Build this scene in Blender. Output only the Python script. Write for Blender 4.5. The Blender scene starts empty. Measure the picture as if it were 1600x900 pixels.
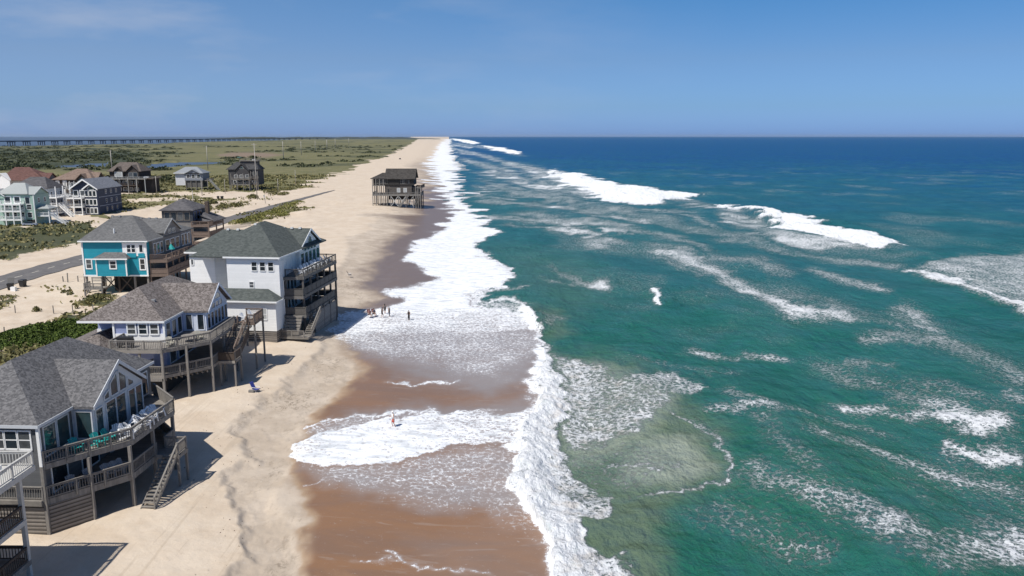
import bpy, bmesh, math, random
import numpy as np
from mathutils import Vector, Matrix

# ------------------------------------------------------------------ camera, sky, sun, exposure
scene = bpy.context.scene
COL = scene.collection
R = math.radians
FPX, CZ = 1250.0, 31.0                      # focal length in photo pixels (1600 wide), camera height
PITCH = math.atan(237.0 / FPX)
CP, SP = math.cos(PITCH), math.sin(PITCH)
cam = bpy.data.cameras.new('camera'); camo = bpy.data.objects.new('camera', cam); COL.objects.link(camo)
cam.sensor_width = 36.0; cam.lens = 36.0 * FPX / 1600.0
cam.clip_start = 0.5; cam.clip_end = 300000.0
camo.location = (0, 0, CZ); camo.rotation_euler = (math.pi / 2 - PITCH, 0, 0)
scene.camera = camo
SUN_EL, SUN_AZ = 58.0, 40.0                 # light travels towards azimuth 40 deg right of +Y
sun = bpy.data.lights.new('sun', 'SUN'); suno = bpy.data.objects.new('sun', sun); COL.objects.link(suno)
sun.energy = 4.4; sun.angle = R(0.53); sun.color = (1.0, 0.955, 0.89)
suno.rotation_euler = (R(90 - SUN_EL), 0, R(-SUN_AZ))
world = bpy.data.worlds.new('World'); scene.world = world; world.use_nodes = True
wn, wl = world.node_tree.nodes, world.node_tree.links
bg = wn['Background']; bg.inputs['Strength'].default_value = 0.093
sky = wn.new('ShaderNodeTexSky'); sky.sky_type = 'NISHITA'; sky.sun_disc = False
sky.sun_elevation = R(SUN_EL); sky.sun_rotation = R(180 + SUN_AZ)
sky.altitude = 30; sky.air_density = 1.0; sky.dust_density = 0.6; sky.ozone_density = 2.5
scene.view_settings.view_transform = 'Standard'; scene.view_settings.look = 'None'
scene.view_settings.exposure = 0.12; scene.view_settings.gamma = 1.0
# sky: slightly darker and bluer low down than the clean-air model, with a few thin clouds
geo = wn.new('ShaderNodeTexCoord'); sep = wn.new('ShaderNodeSeparateXYZ')
wl.new(geo.outputs['Generated'], sep.inputs[0])
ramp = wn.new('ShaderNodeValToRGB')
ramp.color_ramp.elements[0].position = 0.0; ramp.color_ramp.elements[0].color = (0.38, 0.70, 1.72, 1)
ramp.color_ramp.elements[1].position = 0.55; ramp.color_ramp.elements[1].color = (0.36, 0.50, 0.66, 1)  # overhead sky, out of view, darkened to deepen the shadows
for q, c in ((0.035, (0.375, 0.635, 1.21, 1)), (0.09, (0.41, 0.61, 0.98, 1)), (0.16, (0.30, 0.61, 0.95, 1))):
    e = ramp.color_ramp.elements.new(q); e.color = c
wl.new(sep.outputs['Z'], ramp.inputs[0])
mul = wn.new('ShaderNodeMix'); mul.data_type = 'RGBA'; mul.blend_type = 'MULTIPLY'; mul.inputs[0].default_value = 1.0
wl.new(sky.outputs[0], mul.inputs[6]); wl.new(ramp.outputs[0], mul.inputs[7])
cmap = wn.new('ShaderNodeMapping'); cmap.inputs['Scale'].default_value = (2.2, 2.2, 9.0)
wl.new(geo.outputs['Generated'], cmap.inputs[0])
cn = wn.new('ShaderNodeTexNoise'); cn.inputs['Scale'].default_value = 2.1; cn.inputs['Detail'].default_value = 7; cn.inputs['Roughness'].default_value = 0.55
wl.new(cmap.outputs[0], cn.inputs['Vector'])
cr = wn.new('ShaderNodeMapRange'); cr.inputs[1].default_value = 0.50; cr.inputs[2].default_value = 0.78; cr.inputs[3].default_value = 0.15; cr.inputs[4].default_value = 0.55
wl.new(cn.outputs[0], cr.inputs[0])
ch = wn.new('ShaderNodeMapRange'); ch.inputs[1].default_value = 0.25; ch.inputs[2].default_value = -0.45; ch.inputs[3].default_value = 0.0; ch.inputs[4].default_value = 1.0
wl.new(sep.outputs['X'], ch.inputs[0])      # the thin cloud lies over the land side
cm = wn.new('ShaderNodeMath'); cm.operation = 'MULTIPLY'; wl.new(cr.outputs[0], cm.inputs[0]); wl.new(ch.outputs[0], cm.inputs[1])
cmix = wn.new('ShaderNodeMix'); cmix.data_type = 'RGBA'; cmix.inputs[7].default_value = (5.2, 5.6, 6.6, 1)
wl.new(cm.outputs[0], cmix.inputs[0]); wl.new(mul.outputs[2], cmix.inputs[6])
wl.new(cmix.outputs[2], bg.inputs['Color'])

# ------------------------------------------------------------------ picture <-> place
def at(px, py, z=2.0):
    a = (px - 800) / FPX; b = (450 - py) / FPX
    d = (a, CP + b * SP, -SP + b * CP); t = (z - CZ) / d[2]
    return d[0] * t, d[1] * t
def projn(x, y, z):
    dz = z - CZ; dep = np.maximum(y * CP - dz * SP, 0.5); up = y * SP + dz * CP
    return 800 + FPX * x / dep, 450 - FPX * up / dep
rng = np.random.default_rng(7); random.seed(7)

# ------------------------------------------------------------------ materials
MATS = {}
def nodes(name):
    m = bpy.data.materials.new(name); m.use_nodes = True
    nt = m.node_tree; return m, nt, nt.nodes, nt.links, nt.nodes['Principled BSDF']
def mat(name, col, rough=0.7, var=0.12, scale=3.0, bump=0.0, stretch=(1, 1, 1), spec=0.5, metal=0.0, dirt=0.0):
    if name in MATS: return MATS[name]
    m, nt, n, l, p = nodes(name)
    tc = n.new('ShaderNodeTexCoord'); mp = n.new('ShaderNodeMapping'); mp.inputs['Scale'].default_value = stretch
    l.new(tc.outputs['Object'], mp.inputs[0])
    nz = n.new('ShaderNodeTexNoise'); nz.inputs['Scale'].default_value = scale; nz.inputs['Detail'].default_value = 6; nz.inputs['Roughness'].default_value = 0.62
    l.new(mp.outputs[0], nz.inputs['Vector'])
    cr = n.new('ShaderNodeValToRGB')
    c0 = [max(0, c * (1 - 2 * var)) for c in col]; c1 = [min(1, c * (1 + 2 * var)) for c in col]
    cr.color_ramp.elements[0].position = 0.25; cr.color_ramp.elements[0].color = (*c0, 1)
    cr.color_ramp.elements[1].position = 0.75; cr.color_ramp.elements[1].color = (*c1, 1)
    l.new(nz.outputs[0], cr.inputs[0])
    l.new(cr.outputs[0], p.inputs['Base Color'])
    p.inputs['Roughness'].default_value = rough; p.inputs['Specular IOR Level'].default_value = spec; p.inputs['Metallic'].default_value = metal
    if bump:
        b = n.new('ShaderNodeBump'); b.inputs['Strength'].default_value = bump; b.inputs['Distance'].default_value = 0.05
        l.new(nz.outputs[0], b.inputs['Height']); l.new(b.outputs[0], p.inputs['Normal'])
    MATS[name] = m; return m
def banded(name, col, pitch, depth=0.35, axis='Z', rough=0.6, var=0.06, dark=0.72, scale=1.5, gapw=0.14):
    """boards or courses laid with a visible joint every `pitch` metres along an axis"""
    if name in MATS: return MATS[name]
    m, nt, n, l, p = nodes(name)
    tc = n.new('ShaderNodeTexCoord'); sp = n.new('ShaderNodeSeparateXYZ'); l.new(tc.outputs['Object'], sp.inputs[0])
    dv = n.new('ShaderNodeMath'); dv.operation = 'DIVIDE'; dv.inputs[1].default_value = pitch; l.new(sp.outputs[axis], dv.inputs[0])
    fr = n.new('ShaderNodeMath'); fr.operation = 'FRACT'; l.new(dv.outputs[0], fr.inputs[0])
    fl = n.new('ShaderNodeMath'); fl.operation = 'FLOOR'; l.new(dv.outputs[0], fl.inputs[0])
    wn_ = n.new('ShaderNodeTexWhiteNoise'); wn_.noise_dimensions = '1D'; l.new(fl.outputs[0], wn_.inputs['W'])
    gap = n.new('ShaderNodeMapRange'); gap.inputs[1].default_value = 0.0; gap.inputs[2].default_value = gapw; gap.inputs[3].default_value = dark; gap.inputs[4].default_value = 1.0
    l.new(fr.outputs[0], gap.inputs[0])
    nz = n.new('ShaderNodeTexNoise'); nz.inputs['Scale'].default_value = scale; nz.inputs['Detail'].default_value = 7; nz.inputs['Roughness'].default_value = 0.65
    l.new(tc.outputs['Object'], nz.inputs['Vector'])
    cr = n.new('ShaderNodeValToRGB')
    cr.color_ramp.elements[0].position = 0.3; cr.color_ramp.elements[0].color = (*[c * (1 - 2 * var) for c in col], 1)
    cr.color_ramp.elements[1].position = 0.7; cr.color_ramp.elements[1].color = (*[min(1, c * (1 + 2 * var)) for c in col], 1)
    mx = n.new('ShaderNodeMix'); mx.data_type = 'FLOAT'; mx.inputs[0].default_value = 0.3
    l.new(nz.outputs[0], mx.inputs[2]); l.new(wn_.outputs['Value'], mx.inputs[3]); l.new(mx.outputs[0], cr.inputs[0])
    ml = n.new('ShaderNodeMix'); ml.data_type = 'RGBA'; ml.blend_type = 'MULTIPLY'; ml.inputs[0].default_value = 1.0
    l.new(cr.outputs[0], ml.inputs[6]); l.new(gap.outputs[0], ml.inputs[7]); l.new(ml.outputs[2], p.inputs['Base Color'])
    b = n.new('ShaderNodeBump'); b.inputs['Strength'].default_value = depth; b.inputs['Distance'].default_value = 0.03
    l.new(gap.outputs[0], b.inputs['Height']); l.new(b.outputs[0], p.inputs['Normal'])
    p.inputs['Roughness'].default_value = rough; MATS[name] = m; return m
def shingle(name, col, col2, course=0.22, tab=0.5):
    """asphalt shingles: tabs of differing tone in staggered courses"""
    if name in MATS: return MATS[name]
    m, nt, n, l, p = nodes(name)
    tc = n.new('ShaderNodeTexCoord'); mp = n.new('ShaderNodeMapping'); mp.inputs['Scale'].default_value = (1 / tab, 1 / tab, 1 / (course * 0.55))
    l.new(tc.outputs['Object'], mp.inputs[0])
    vo = n.new('ShaderNodeTexVoronoi'); vo.feature = 'F1'; vo.inputs['Scale'].default_value = 1.0; vo.inputs['Randomness'].default_value = 0.75
    l.new(mp.outputs[0], vo.inputs['Vector'])
    sc_ = n.new('ShaderNodeSeparateColor'); l.new(vo.outputs['Color'], sc_.inputs[0])
    nz = n.new('ShaderNodeTexNoise'); nz.inputs['Scale'].default_value = 0.9; nz.inputs['Detail'].default_value = 6; l.new(tc.outputs['Object'], nz.inputs['Vector'])
    mx = n.new('ShaderNodeMix'); mx.data_type = 'FLOAT'; mx.inputs[0].default_value = 0.22
    l.new(sc_.outputs[0], mx.inputs[2]); l.new(nz.outputs[0], mx.inputs[3])
    cr = n.new('ShaderNodeValToRGB'); cr.color_ramp.elements[0].position = 0.2; cr.color_ramp.elements[0].color = (*col, 1)
    cr.color_ramp.elements[1].position = 0.8; cr.color_ramp.elements[1].color = (*col2, 1)
    l.new(mx.outputs[0], cr.inputs[0]); l.new(cr.outputs[0], p.inputs['Base Color'])
    b = n.new('ShaderNodeBump'); b.inputs['Strength'].default_value = 0.5; b.inputs['Distance'].default_value = 0.03
    l.new(sc_.outputs[1], b.inputs['Height']); l.new(b.outputs[0], p.inputs['Normal'])
    p.inputs['Roughness'].default_value = 0.9; p.inputs['Specular IOR Level'].default_value = 0.3; MATS[name] = m; return m

# ------------------------------------------------------------------ numpy noise
def _hash(ix, iy, seed):
    h = (ix.astype(np.int64) * 374761393 + iy.astype(np.int64) * 668265263 + seed * 1274126177) & 0xffffffff
    h = ((h ^ (h >> 13)) * 1274126177) & 0xffffffff
    return ((h ^ (h >> 16)) & 0xffffff) / float(0xffffff)
def vnoise(x, y, seed=0):
    ix, iy = np.floor(x), np.floor(y); fx, fy = x - ix, y - iy
    fx = fx * fx * fx * (fx * (fx * 6 - 15) + 10); fy = fy * fy * fy * (fy * (fy * 6 - 15) + 10)
    a, b = _hash(ix, iy, seed), _hash(ix + 1, iy, seed); c, d = _hash(ix, iy + 1, seed), _hash(ix + 1, iy + 1, seed)
    return (a + (b - a) * fx) * (1 - fy) + (c + (d - c) * fx) * fy
def fbm(x, y, oct=4, seed=0, gain=0.5):
    s = np.zeros_like(x); amp = 1.0; tot = 0
    for o in range(oct):
        s += amp * vnoise(x * 2 ** o + 17.3 * o, y * 2 ** o - 9.1 * o, seed + o); tot += amp; amp *= gain
    return s / tot
def sstep(a, b, x):
    t = np.clip((x - a) / (b - a), 0, 1); return t * t * (3 - 2 * t)
YK = 1.8
def segd(X, Y, pts):
    """distance (photo px, vertical counted YK times) to a polyline, and the position along it"""
    best = np.full(X.shape, 1e9); tt = np.zeros(X.shape); n = len(pts) - 1
    for i in range(n):
        (ax, ay), (bx, by) = pts[i], pts[i + 1]; ay *= YK; by *= YK
        dx, dy = bx - ax, by - ay; L = dx * dx + dy * dy + 1e-9
        t = np.clip(((X - ax) * dx + (Y * YK - ay) * dy) / L, 0, 1)
        d = np.hypot(X - ax - t * dx, Y * YK - ay - t * dy); k = d < best
        best = np.where(k, d, best); tt = np.where(k, (i + t) / n, tt)
    return best, tt
def polyd(X, Y, pts):
    """signed distance to a closed outline, positive inside"""
    d, _ = segd(X, Y, list(pts) + [pts[0]])
    ins = np.zeros(X.shape, bool); n = len(pts)
    for i in range(n):
        (ax, ay), (bx, by) = pts[i], pts[(i + 1) % n]
        if ay == by: continue
        c = ((ay > Y) != (by > Y)) & (X < (bx - ax) * (Y - ay) / (by - ay) + ax); ins ^= c
    return np.where(ins, d, -d)
# ------------------------------------------------------------------ the ground, the sea and the sound: one relief, split into its surfaces
py_rows = np.concatenate([[213.55, 213.7, 213.9, 214.2], np.arange(214.5, 232, 0.5), np.arange(232, 300, 0.9), np.arange(300, 985, 1.5)])
b_ = (450 - py_rows) / FPX
Yr = (CP + b_ * SP) * (-CZ) / (-SP + b_ * CP)
Yr = np.concatenate([Yr, [38, 34, 28, 20, 8]])
px_cols = np.concatenate([np.arange(-420, -40, 8), np.arange(-40, 1640, 2.4), np.arange(1640, 2021, 8)])
NR, NC = len(Yr), len(px_cols)
dep = Yr * CP + CZ * SP
GX = (px_cols[None, :] - 800) / FPX * dep[:, None]; GY = np.repeat(Yr[:, None], NC, 1)
def across(x, y): return 0.995 * x + 0.0958 * y
def land_z(x, y):
    v = across(x, y)
    z = 2.0 - 0.95 * sstep(-25, -10, v) - 0.98 * sstep(-14, 6, v) - 0.4 * sstep(6, 20, v)
    near = 1 - sstep(300, 900, y)
    # low dunes inland of the row of houses, kept flat along the road
    rd = np.abs(x - np.interp(y, [120, 151, 180, 275, 335, 424], [-96, -105, -102.5, -100.5, -100.2, -98]))
    dune = (fbm(x / 14, y / 14, 4, 3) - 0.45) * 2.2 * sstep(-32, -48, v) * sstep(9, 22, rd)
    dune += (fbm(x / 3.0, y / 3.0, 3, 5) - 0.5) * 0.20 * sstep(5.5, 12, rd) * (1 - sstep(-28, -8, v) * 0.85)
    z = z + dune * (1 - 0.6 * sstep(250, 700, y))
    z = z - 0.9 * sstep(600, 2000, y) * sstep(-60, -200, v)
    return z
GZ = land_z(GX, GY)
PX, PY = projn(GX, GY, GZ)
near_w = np.clip(GY / 60, 1, 40)
# natural raggedness of every outline
wx = (fbm(GX / 6, GY / 9, 4, 11) - 0.5) + 0.5 * (fbm(GX / 1.5, GY / 2.2, 3, 12) - 0.5)
wy = (fbm(GX / 6, GY / 9, 4, 21) - 0.5) + 0.5 * (fbm(GX / 1.5, GY / 2.2, 3, 22) - 0.5)
k = np.clip(70 / np.maximum(GY, 40), 0.04, 1.2)
cusp = (fbm(GX / 60, GY / 15, 3, 14) - 0.5) * 30 + (fbm(GX / 30, GY / 5, 2, 15) - 0.5) * 11
QX, QY = PX + wx * 60 * k ** 0.7 + cusp * FPX / np.maximum(GY, 60) * sstep(170, 380, GY), PY + wy * 34 * k ** 1.1

SEA = [(703, 213.0), (701, 225), (704, 245), (712, 262), (711, 285), (722, 312), (738, 335), (766, 362), (740, 384), (766, 405), (808, 432), (775, 449), (738, 464), (760, 478), (812, 492),
       (842, 522), (850, 556), (834, 600), (836, 640), (826, 680), (819, 720), (823, 765), (838, 805), (854, 845), (866, 900), (878, 960), (900, 1100), (3000, 1100), (3000, 213.0)]
sea_d = polyd(QX, QY, SEA)
sea_d = np.where(GY > 9000, np.where(PX > 700, 20.0, -20.0), sea_d)
SOUND = [(-2000, 229.5), (-20, 229), (120, 226.5), (240, 224), (330, 221), (420, 219), (470, 217.2), (480, 216.2), (380, 214.6), (200, 213.4), (-2000, 213.3)]
POND1 = [(60, 261), (95, 255), (170, 252), (172, 258.5), (120, 260)]
POND2 = [(225, 262), (232, 253), (290, 250), (352, 250.5), (345, 255), (300, 257), (240, 263)]
wq = (fbm(GX / 60, GY / 60, 4, 31) - 0.5)
SX, SY = PX + wq * 30, PY + (fbm(GX / 80, GY / 80, 4, 32) - 0.5) * 4
snd_d = np.maximum(polyd(PX, PY + (fbm(GX / 400, GY / 400, 3, 33) - 0.5) * 2.0, SOUND), np.maximum(polyd(SX, SY, POND1), polyd(SX, SY, POND2)))
snd_d = np.where((GY > 22000) & (PX < 640), 5.0, snd_d)
is_sea, is_snd = sea_d > 0, (snd_d > 0) & (PX < 640)

# ---- masks
def poly(pts, soft=6.0): return sstep(-soft, soft, polyd(QX, QY, pts))
def line(pts, w0, w1=None, fade=True):
    d, t = segd(QX, QY, pts); w = w0 + ((w0 if w1 is None else w1) - w0) * t
    return np.exp(-(d / w) ** 2) * (np.clip(np.minimum(t, 1 - t) * 8, 0.0, 1) if fade else 1)
SCARP = [(640, 255), (628, 300), (588, 338), (545, 372), (522, 432), (512, 470), (500, 530), (484, 562), (447, 589), (442, 607), (402, 633), (349, 673), (369, 709), (329, 753), (349, 784),
         (358, 820), (396, 860), (398, 878), (350, 905), (320, 960), (3000, 960), (3000, 255)]
damp_d = polyd(QX, QY, SCARP)
damp = sstep(-4, 5, damp_d) * (1 - sstep(400, 1500, GY) * 0.6)
WET = [(672, 262), (664, 300), (660, 318), (632, 338), (618, 365), (596, 395), (570, 425), (568, 446), (600, 462), (570, 478), (540, 492), (545, 540), (575, 580), (540, 612), (497, 647), (492, 680), (455, 712), (462, 744), (484, 764), (500, 815),
       (490, 860), (492, 910), (500, 960), (900, 960), (900, 262)]
wet_d = polyd(QX, QY, WET)
wet = sstep(-34, 24, wet_d * np.clip(PY / 300, 0.7, 1.3))
foam = np.zeros_like(GX)
def add(m, a): 
    global foam
    foam = np.maximum(foam, m * a)
# the swash: foam sheets on the sand
shore = sstep(-9, 3, sea_d) * (1 - sstep(3, 16, sea_d))
FAR = [(688, 222), (676, 245), (668, 262), (678, 290), (702, 312), (703, 334), (694, 346), (668, 366), (640, 392), (634, 408), (690, 434), (652, 446), (602, 455), (640, 470), (604, 479), (560, 487), (522, 492), (508, 512),
       (560, 535), (700, 520), (840, 524), (812, 494), (745, 478), (728, 464), (772, 449), (812, 434), (768, 412), (742, 388), (770, 365), (735, 332), (716, 300), (712, 278), (708, 255), (702, 230), (697, 219)]
add(poly(FAR, 7) * (1 - 0.30 * sstep(474, 500, PY) - 0.36 * sstep(500, 545, PY)), 0.88)
add(line([(735, 470), (790, 478), (836, 500)], 12), 0.62); add(line([(700, 452), (770, 452), (830, 446)], 5), 0.5)
SHEET = [(520, 500), (600, 500), (840, 505), (850, 560), (770, 585), (690, 570), (600, 560), (545, 535)]
add(poly(SHEET, 26), 0.37)
TONGUE = [(446, 702), (462, 692), (500, 684), (560, 668), (615, 655), (700, 646), (770, 642), (834, 634), (832, 690), (815, 703), (740, 703), (650, 709), (600, 716), (520, 719), (465, 717)]
td = polyd(QX, QY, TONGUE)
add(sstep(-3, 7, td) * (0.80 - 0.24 * sstep(560, 830, PX)), 1.0)
add(np.exp(-(td / 5) ** 2) * sstep(820, 700, PX), 0.95)
add(line([(470, 668), (520, 655), (600, 648), (700, 642), (790, 632)], 5), 0.7)
add(line([(500, 690), (560, 672), (640, 655), (760, 640)], 7), 0.75)
add(poly([(485, 672), (500, 655), (560, 650), (612, 650), (560, 672), (500, 690)], 10), 0.42)
add(poly([(480, 724), (600, 716), (830, 706), (842, 780), (740, 775), (620, 755), (520, 752)], 26), 0.32)
add(poly([(560, 752), (700, 752), (845, 790), (850, 850), (740, 800), (640, 780)], 25), 0.24)
add(line([(478, 757), (500, 747), (520, 742)], 4), 0.55); add(line([(610, 738), (650, 745), (690, 752)], 4), 0.5)
add(line([(600, 598), (650, 600), (690, 596), (718, 582)], 3.5), 0.7); add(line([(600, 860), (680, 880), (760, 890)], 5), 0.45)
add(line([(560, 880), (640, 872), (700, 884)], 4), 0.35); add(line([(700, 700), (780, 700), (830, 699)], 3), 0.8)
add(sstep(-16, -3, sea_d) * (1 - sstep(1, 9, sea_d)) * (GY > 85) * (PY < 560), 0.66)
# the bore close in
BORE = [(848, 548), (840, 580), (832, 605), (838, 640), (828, 680), (820, 720), (822, 765), (838, 805), (852, 845), (862, 880), (868, 930), (1010, 940), (985, 900), (975, 870), (930, 850), (915, 825), (905, 808), (950, 800), (972, 790),
        (958, 770), (925, 742), (905, 720), (882, 690), (880, 660), (888, 640), (872, 615), (862, 590), (858, 556)]
front = [(848, 548), (840, 580), (832, 605), (838, 640), (828, 680), (820, 720), (822, 765), (838, 805), (852, 845), (862, 880), (870, 960)]
fd, _ = segd(QX, QY, front)
add(poly(BORE, 9) * (1 - 0.34 * sstep(16, 105, fd)), 1.0)
add(np.exp(-(fd / 11) ** 2), 1.0)
add(poly([(868, 880), (975, 860), (1000, 960), (880, 980)], 10), 0.8)
add(poly([(862, 560), (930, 575), (1000, 600), (1050, 606), (1035, 630), (1010, 672), (950, 690), (900, 690), (880, 650), (866, 600)], 14), 0.62)
add(poly([(990, 590), (1050, 588), (1108, 606), (1070, 620), (1000, 618)], 9), 0.60)
add(poly([(880, 700), (1000, 690), (1080, 720), (1000, 770), (950, 760)], 20), 0.30)
add(line([(1010, 640), (1080, 660), (1130, 700), (1140, 740), (1100, 765), (1040, 775), (960, 780)], 9), 0.62)
add(line([(940, 720), (990, 730), (1040, 735), (1075, 715)], 7), 0.55)
add(poly([(806, 482), (820, 482), (838, 505), (846, 522), (832, 520), (812, 508)], 5), 1.0)
add(line([(760, 470), (800, 468), (830, 490)], 10), 0.8); add(poly([(840, 490), (885, 500), (860, 520), (846, 515)], 10), 0.36)
for pts, w, a in (([(705, 236), (760, 246), (820, 262)], 5, .5), ([(715, 252), (790, 270), (860, 292)], 6, .45), ([(725, 290), (800, 300), (880, 316)], 6, .48), ([(735, 315), (830, 322), (930, 338), (1030, 345)], 7, .5), ([(705, 226), (740, 232)], 3, .6), ([(950, 322), (1040, 332), (1110, 350), (1150, 362)], 8, .5), ([(770, 350), (850, 356), (950, 372)], 6, .42), ([(1000, 395), (1060, 415), (1110, 440)], 10, .42), ([(840, 436), (900, 448)], 5, .34)):
    add(line(pts, w), a)
# breakers outside
C_ = [(862, 264), (900, 272), (960, 286), (1020, 296), (1064, 304), (1076, 313), (1030, 320), (975, 318), (930, 306), (895, 294), (868, 278)]
add(poly(C_, 4), 0.97)
add(poly([(765, 246), (850, 262), (900, 290), (960, 316), (900, 304), (840, 278), (780, 258)], 8), 0.55)
D_ = [(1146, 319), (1166, 324), (1200, 338), (1250, 350), (1320, 362), (1380, 377), (1408, 386), (1360, 388), (1300, 378), (1240, 364), (1210, 352), (1176, 338), (1148, 328)]
add(poly(D_, 3.5), 1.0)
add(poly([(1060, 305), (1140, 330), (1230, 365), (1380, 392), (1460, 400), (1380, 410), (1240, 390), (1130, 350)], 12), 0.36)
E_ = [(1418, 420), (1450, 408), (1520, 398), (1620, 396), (1700, 400), (1700, 540), (1602, 492), (1560, 476), (1490, 442)]
add(poly(E_, 10), 0.56); add(line([(1420, 424), (1480, 444), (1550, 468), (1610, 492), (1700, 530)], 9, 16, False), 0.92)
add(poly([(702, 216), (735, 219), (752, 224), (740, 226), (712, 220)], 2.5), 0.9)
add(poly([(748, 227), (785, 231), (814, 238), (806, 243), (770, 235)], 2.5), 0.95); add(line([(700, 222), (760, 232), (830, 246)], 4), 0.45)
add(line([(1022, 458), (1034, 466), (1030, 474)], 6, 4, False), 0.9)
# old foam drifting in streaks
for pts, w, a in (([(720, 338), (830, 345), (920, 350), (1010, 356)], 7, .50), ([(930, 360), (960, 364), (985, 366)], 7, .72), ([(955, 378), (1060, 400), (1130, 428), (1180, 460), (1250, 488), (1320, 496), (1395, 515)], 16, .55),
                  ([(1225, 478), (1290, 488), (1340, 496)], 14, .62), ([(1248, 418), (1310, 440), (1400, 462)], 9, .52), ([(1060, 543), (1120, 560), (1260, 566)], 8, .48), ([(1270, 630), (1360, 646), (1450, 652), (1530, 670), (1620, 662)], 14, .55),
                  ([(1470, 700), (1530, 712), (1620, 728)], 12, .56), ([(1310, 570), (1420, 582)], 12, .42), ([(1440, 520), (1520, 560), (1620, 606)], 30, .45), ([(1080, 640), (1180, 642), (1270, 650)], 11, .48),
                  ([(1120, 730), (1240, 770), (1340, 815), (1440, 860), (1560, 900)], 34, .42), ([(1460, 850), (1560, 870), (1660, 880)], 40, .45), ([(1100, 780), (1180, 830), (1300, 880)], 34, .34), ([(720, 300), (800, 318), (900, 330), (1000, 330)], 9, .44),
                  ([(780, 330), (900, 345), (1040, 372), (1130, 398)], 9, .42), ([(1080, 400), (1180, 412), (1250, 440)], 12, .40), ([(1380, 470), (1460, 520), (1500, 560)], 20, .38), ([(850, 410), (900, 440), (960, 450)], 7, .30),
                  ([(1560, 620), (1620, 640)], 20, .45), ([(1340, 540), (1400, 530), (1470, 545)], 16, .42), ([(1180, 640), (1210, 700), (1300, 760)], 18, .30), ([(1380, 610), (1480, 640), (1560, 690)], 26, .40),
                  ([(740, 262), (820, 285), (900, 318)], 10, .42), ([(760, 300), (860, 306), (950, 322)], 8, .42)):
    add(line(pts, w * 1.45), min(a + 0.07, 0.72))
for pts, w, a in (([(880, 300), (960, 330), (1060, 352), (1160, 372), (1260, 400)], 14, .44), ([(900, 380), (1000, 392), (1100, 420), (1200, 455), (1300, 470)], 22, .40), ([(1150, 440), (1280, 470), (1420, 520), (1600, 560)], 26, .40), ([(1050, 350), (1200, 390), (1330, 410), (1440, 420)], 12, .46), ([(1250, 560), (1360, 600), (1480, 620), (1620, 660)], 24, .38), ([(1200, 660), (1330, 700), (1450, 730), (1620, 780)], 26, .34), ([(950, 560), (1060, 580), (1180, 590)], 12, .36), ([(1110, 600), (1180, 640), (1300, 660), (1450, 690)], 14, .42), ([(700, 245), (770, 262), (850, 288), (940, 318)], 9, .52), ([(730, 280), (820, 300), (920, 326), (1010, 340)], 10, .48), ([(690, 228), (740, 240), (800, 254)], 5, .52)):
    add(line(pts, w), a)
patch = fbm(GX / 22, GY / 34, 4, 41)
foam = np.clip(foam + sstep(0.55, 0.78, patch) * is_sea * 0.30 * (1 - sstep(500, 1100, GY)) * sstep(10, 60, sea_d), 0, 1)
strk = fbm(GX / 9 + wx, GY / 4.5, 4, 44)
foam *= np.where(foam > 0.97, 1.0, np.where((foam > 0.8), 0.80 + 0.36 * strk, 0.72 + 0.5 * fbm(GX / 4, GY / 5, 4, 43)))
foam = np.clip(foam, 0, 1)

film = np.maximum.reduce([poly([(530, 500), (700, 510), (850, 520), (848, 590), (760, 612), (640, 590), (560, 545)], 34), 0.8 * poly([(470, 726), (840, 706), (856, 812), (740, 800), (620, 775), (520, 752)], 34), 0.9 * poly([(500, 672), (560, 645), (840, 612), (836, 700), (600, 716), (480, 718)], 26), 0.22 * poly([(640, 840), (760, 820), (866, 850), (880, 960), (700, 900)], 40)])
film *= 0.55 + 0.75 * fbm(GX / 3.5, GY / 2.0, 4, 47)
turb = np.zeros_like(GX)
for pts, s, a in (([(850, 560), (950, 570), (1060, 610), (1120, 680), (1130, 750), (1080, 790), (1040, 830), (1040, 960), (860, 960)], 45, 1.0),
                  ([(830, 480), (880, 490), (900, 530), (850, 540)], 22, .6), ([(770, 390), (900, 400), (960, 440), (900, 500), (830, 470)], 40, .25)):
    turb = np.maximum(turb, poly(pts, s) * a)
milky = np.maximum(0.75 * poly([(856, 566), (940, 575), (1055, 612), (1020, 690), (890, 700), (872, 640)], 26), np.maximum(poly([(1000, 690), (1080, 690), (1110, 730), (1060, 760), (980, 750)], 30), 0.8 * poly([(900, 640), (1000, 650), (1000, 700), (900, 720)], 25)))
deep = np.clip((np.log(np.maximum(GY + 0.75 * np.maximum(GX, 0), 30)) - math.log(85)) / (math.log(1500) - math.log(85)), 0, 1)
deep = np.clip(deep + (fbm(GX / 60, GY / 90, 3, 51) - 0.5) * 0.25, 0, 1)

# vegetation
def pv(pts, s): return sstep(-s, s, polyd(QX, QY, pts))
veg = pv([(-600, 220), (-600, 322), (100, 316), (170, 300), (240, 303), (290, 299), (330, 302), (400, 300), (432, 300), (470, 290), (500, 279), (540, 268), (575, 254), (612, 240), (640, 226), (655, 217), (640, 214.5), (400, 214)], 4)
veg = np.maximum(veg, pv([(165, 345), (190, 330), (240, 322), (330, 318), (330, 306), (200, 302), (130, 320)], 5) * 0.92)
veg = np.maximum(veg, pv([(-400, 420), (-400, 352), (60, 350), (140, 345), (160, 372), (110, 385), (62, 394), (20, 404), (-20, 402)], 9) * 0.80)
veg = np.maximum(veg, pv([(366, 345), (400, 332), (440, 322), (462, 317), (466, 326), (452, 334), (410, 342), (380, 352)], 4) * 0.85)
veg = np.maximum(veg, pv([(290, 322), (330, 312), (420, 304), (400, 322), (350, 335), (300, 345)], 8) * 0.45)
veg = np.maximum(veg, pv([(60, 460), (90, 448), (150, 450), (160, 478), (110, 474)], 14) * 0.36)
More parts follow.
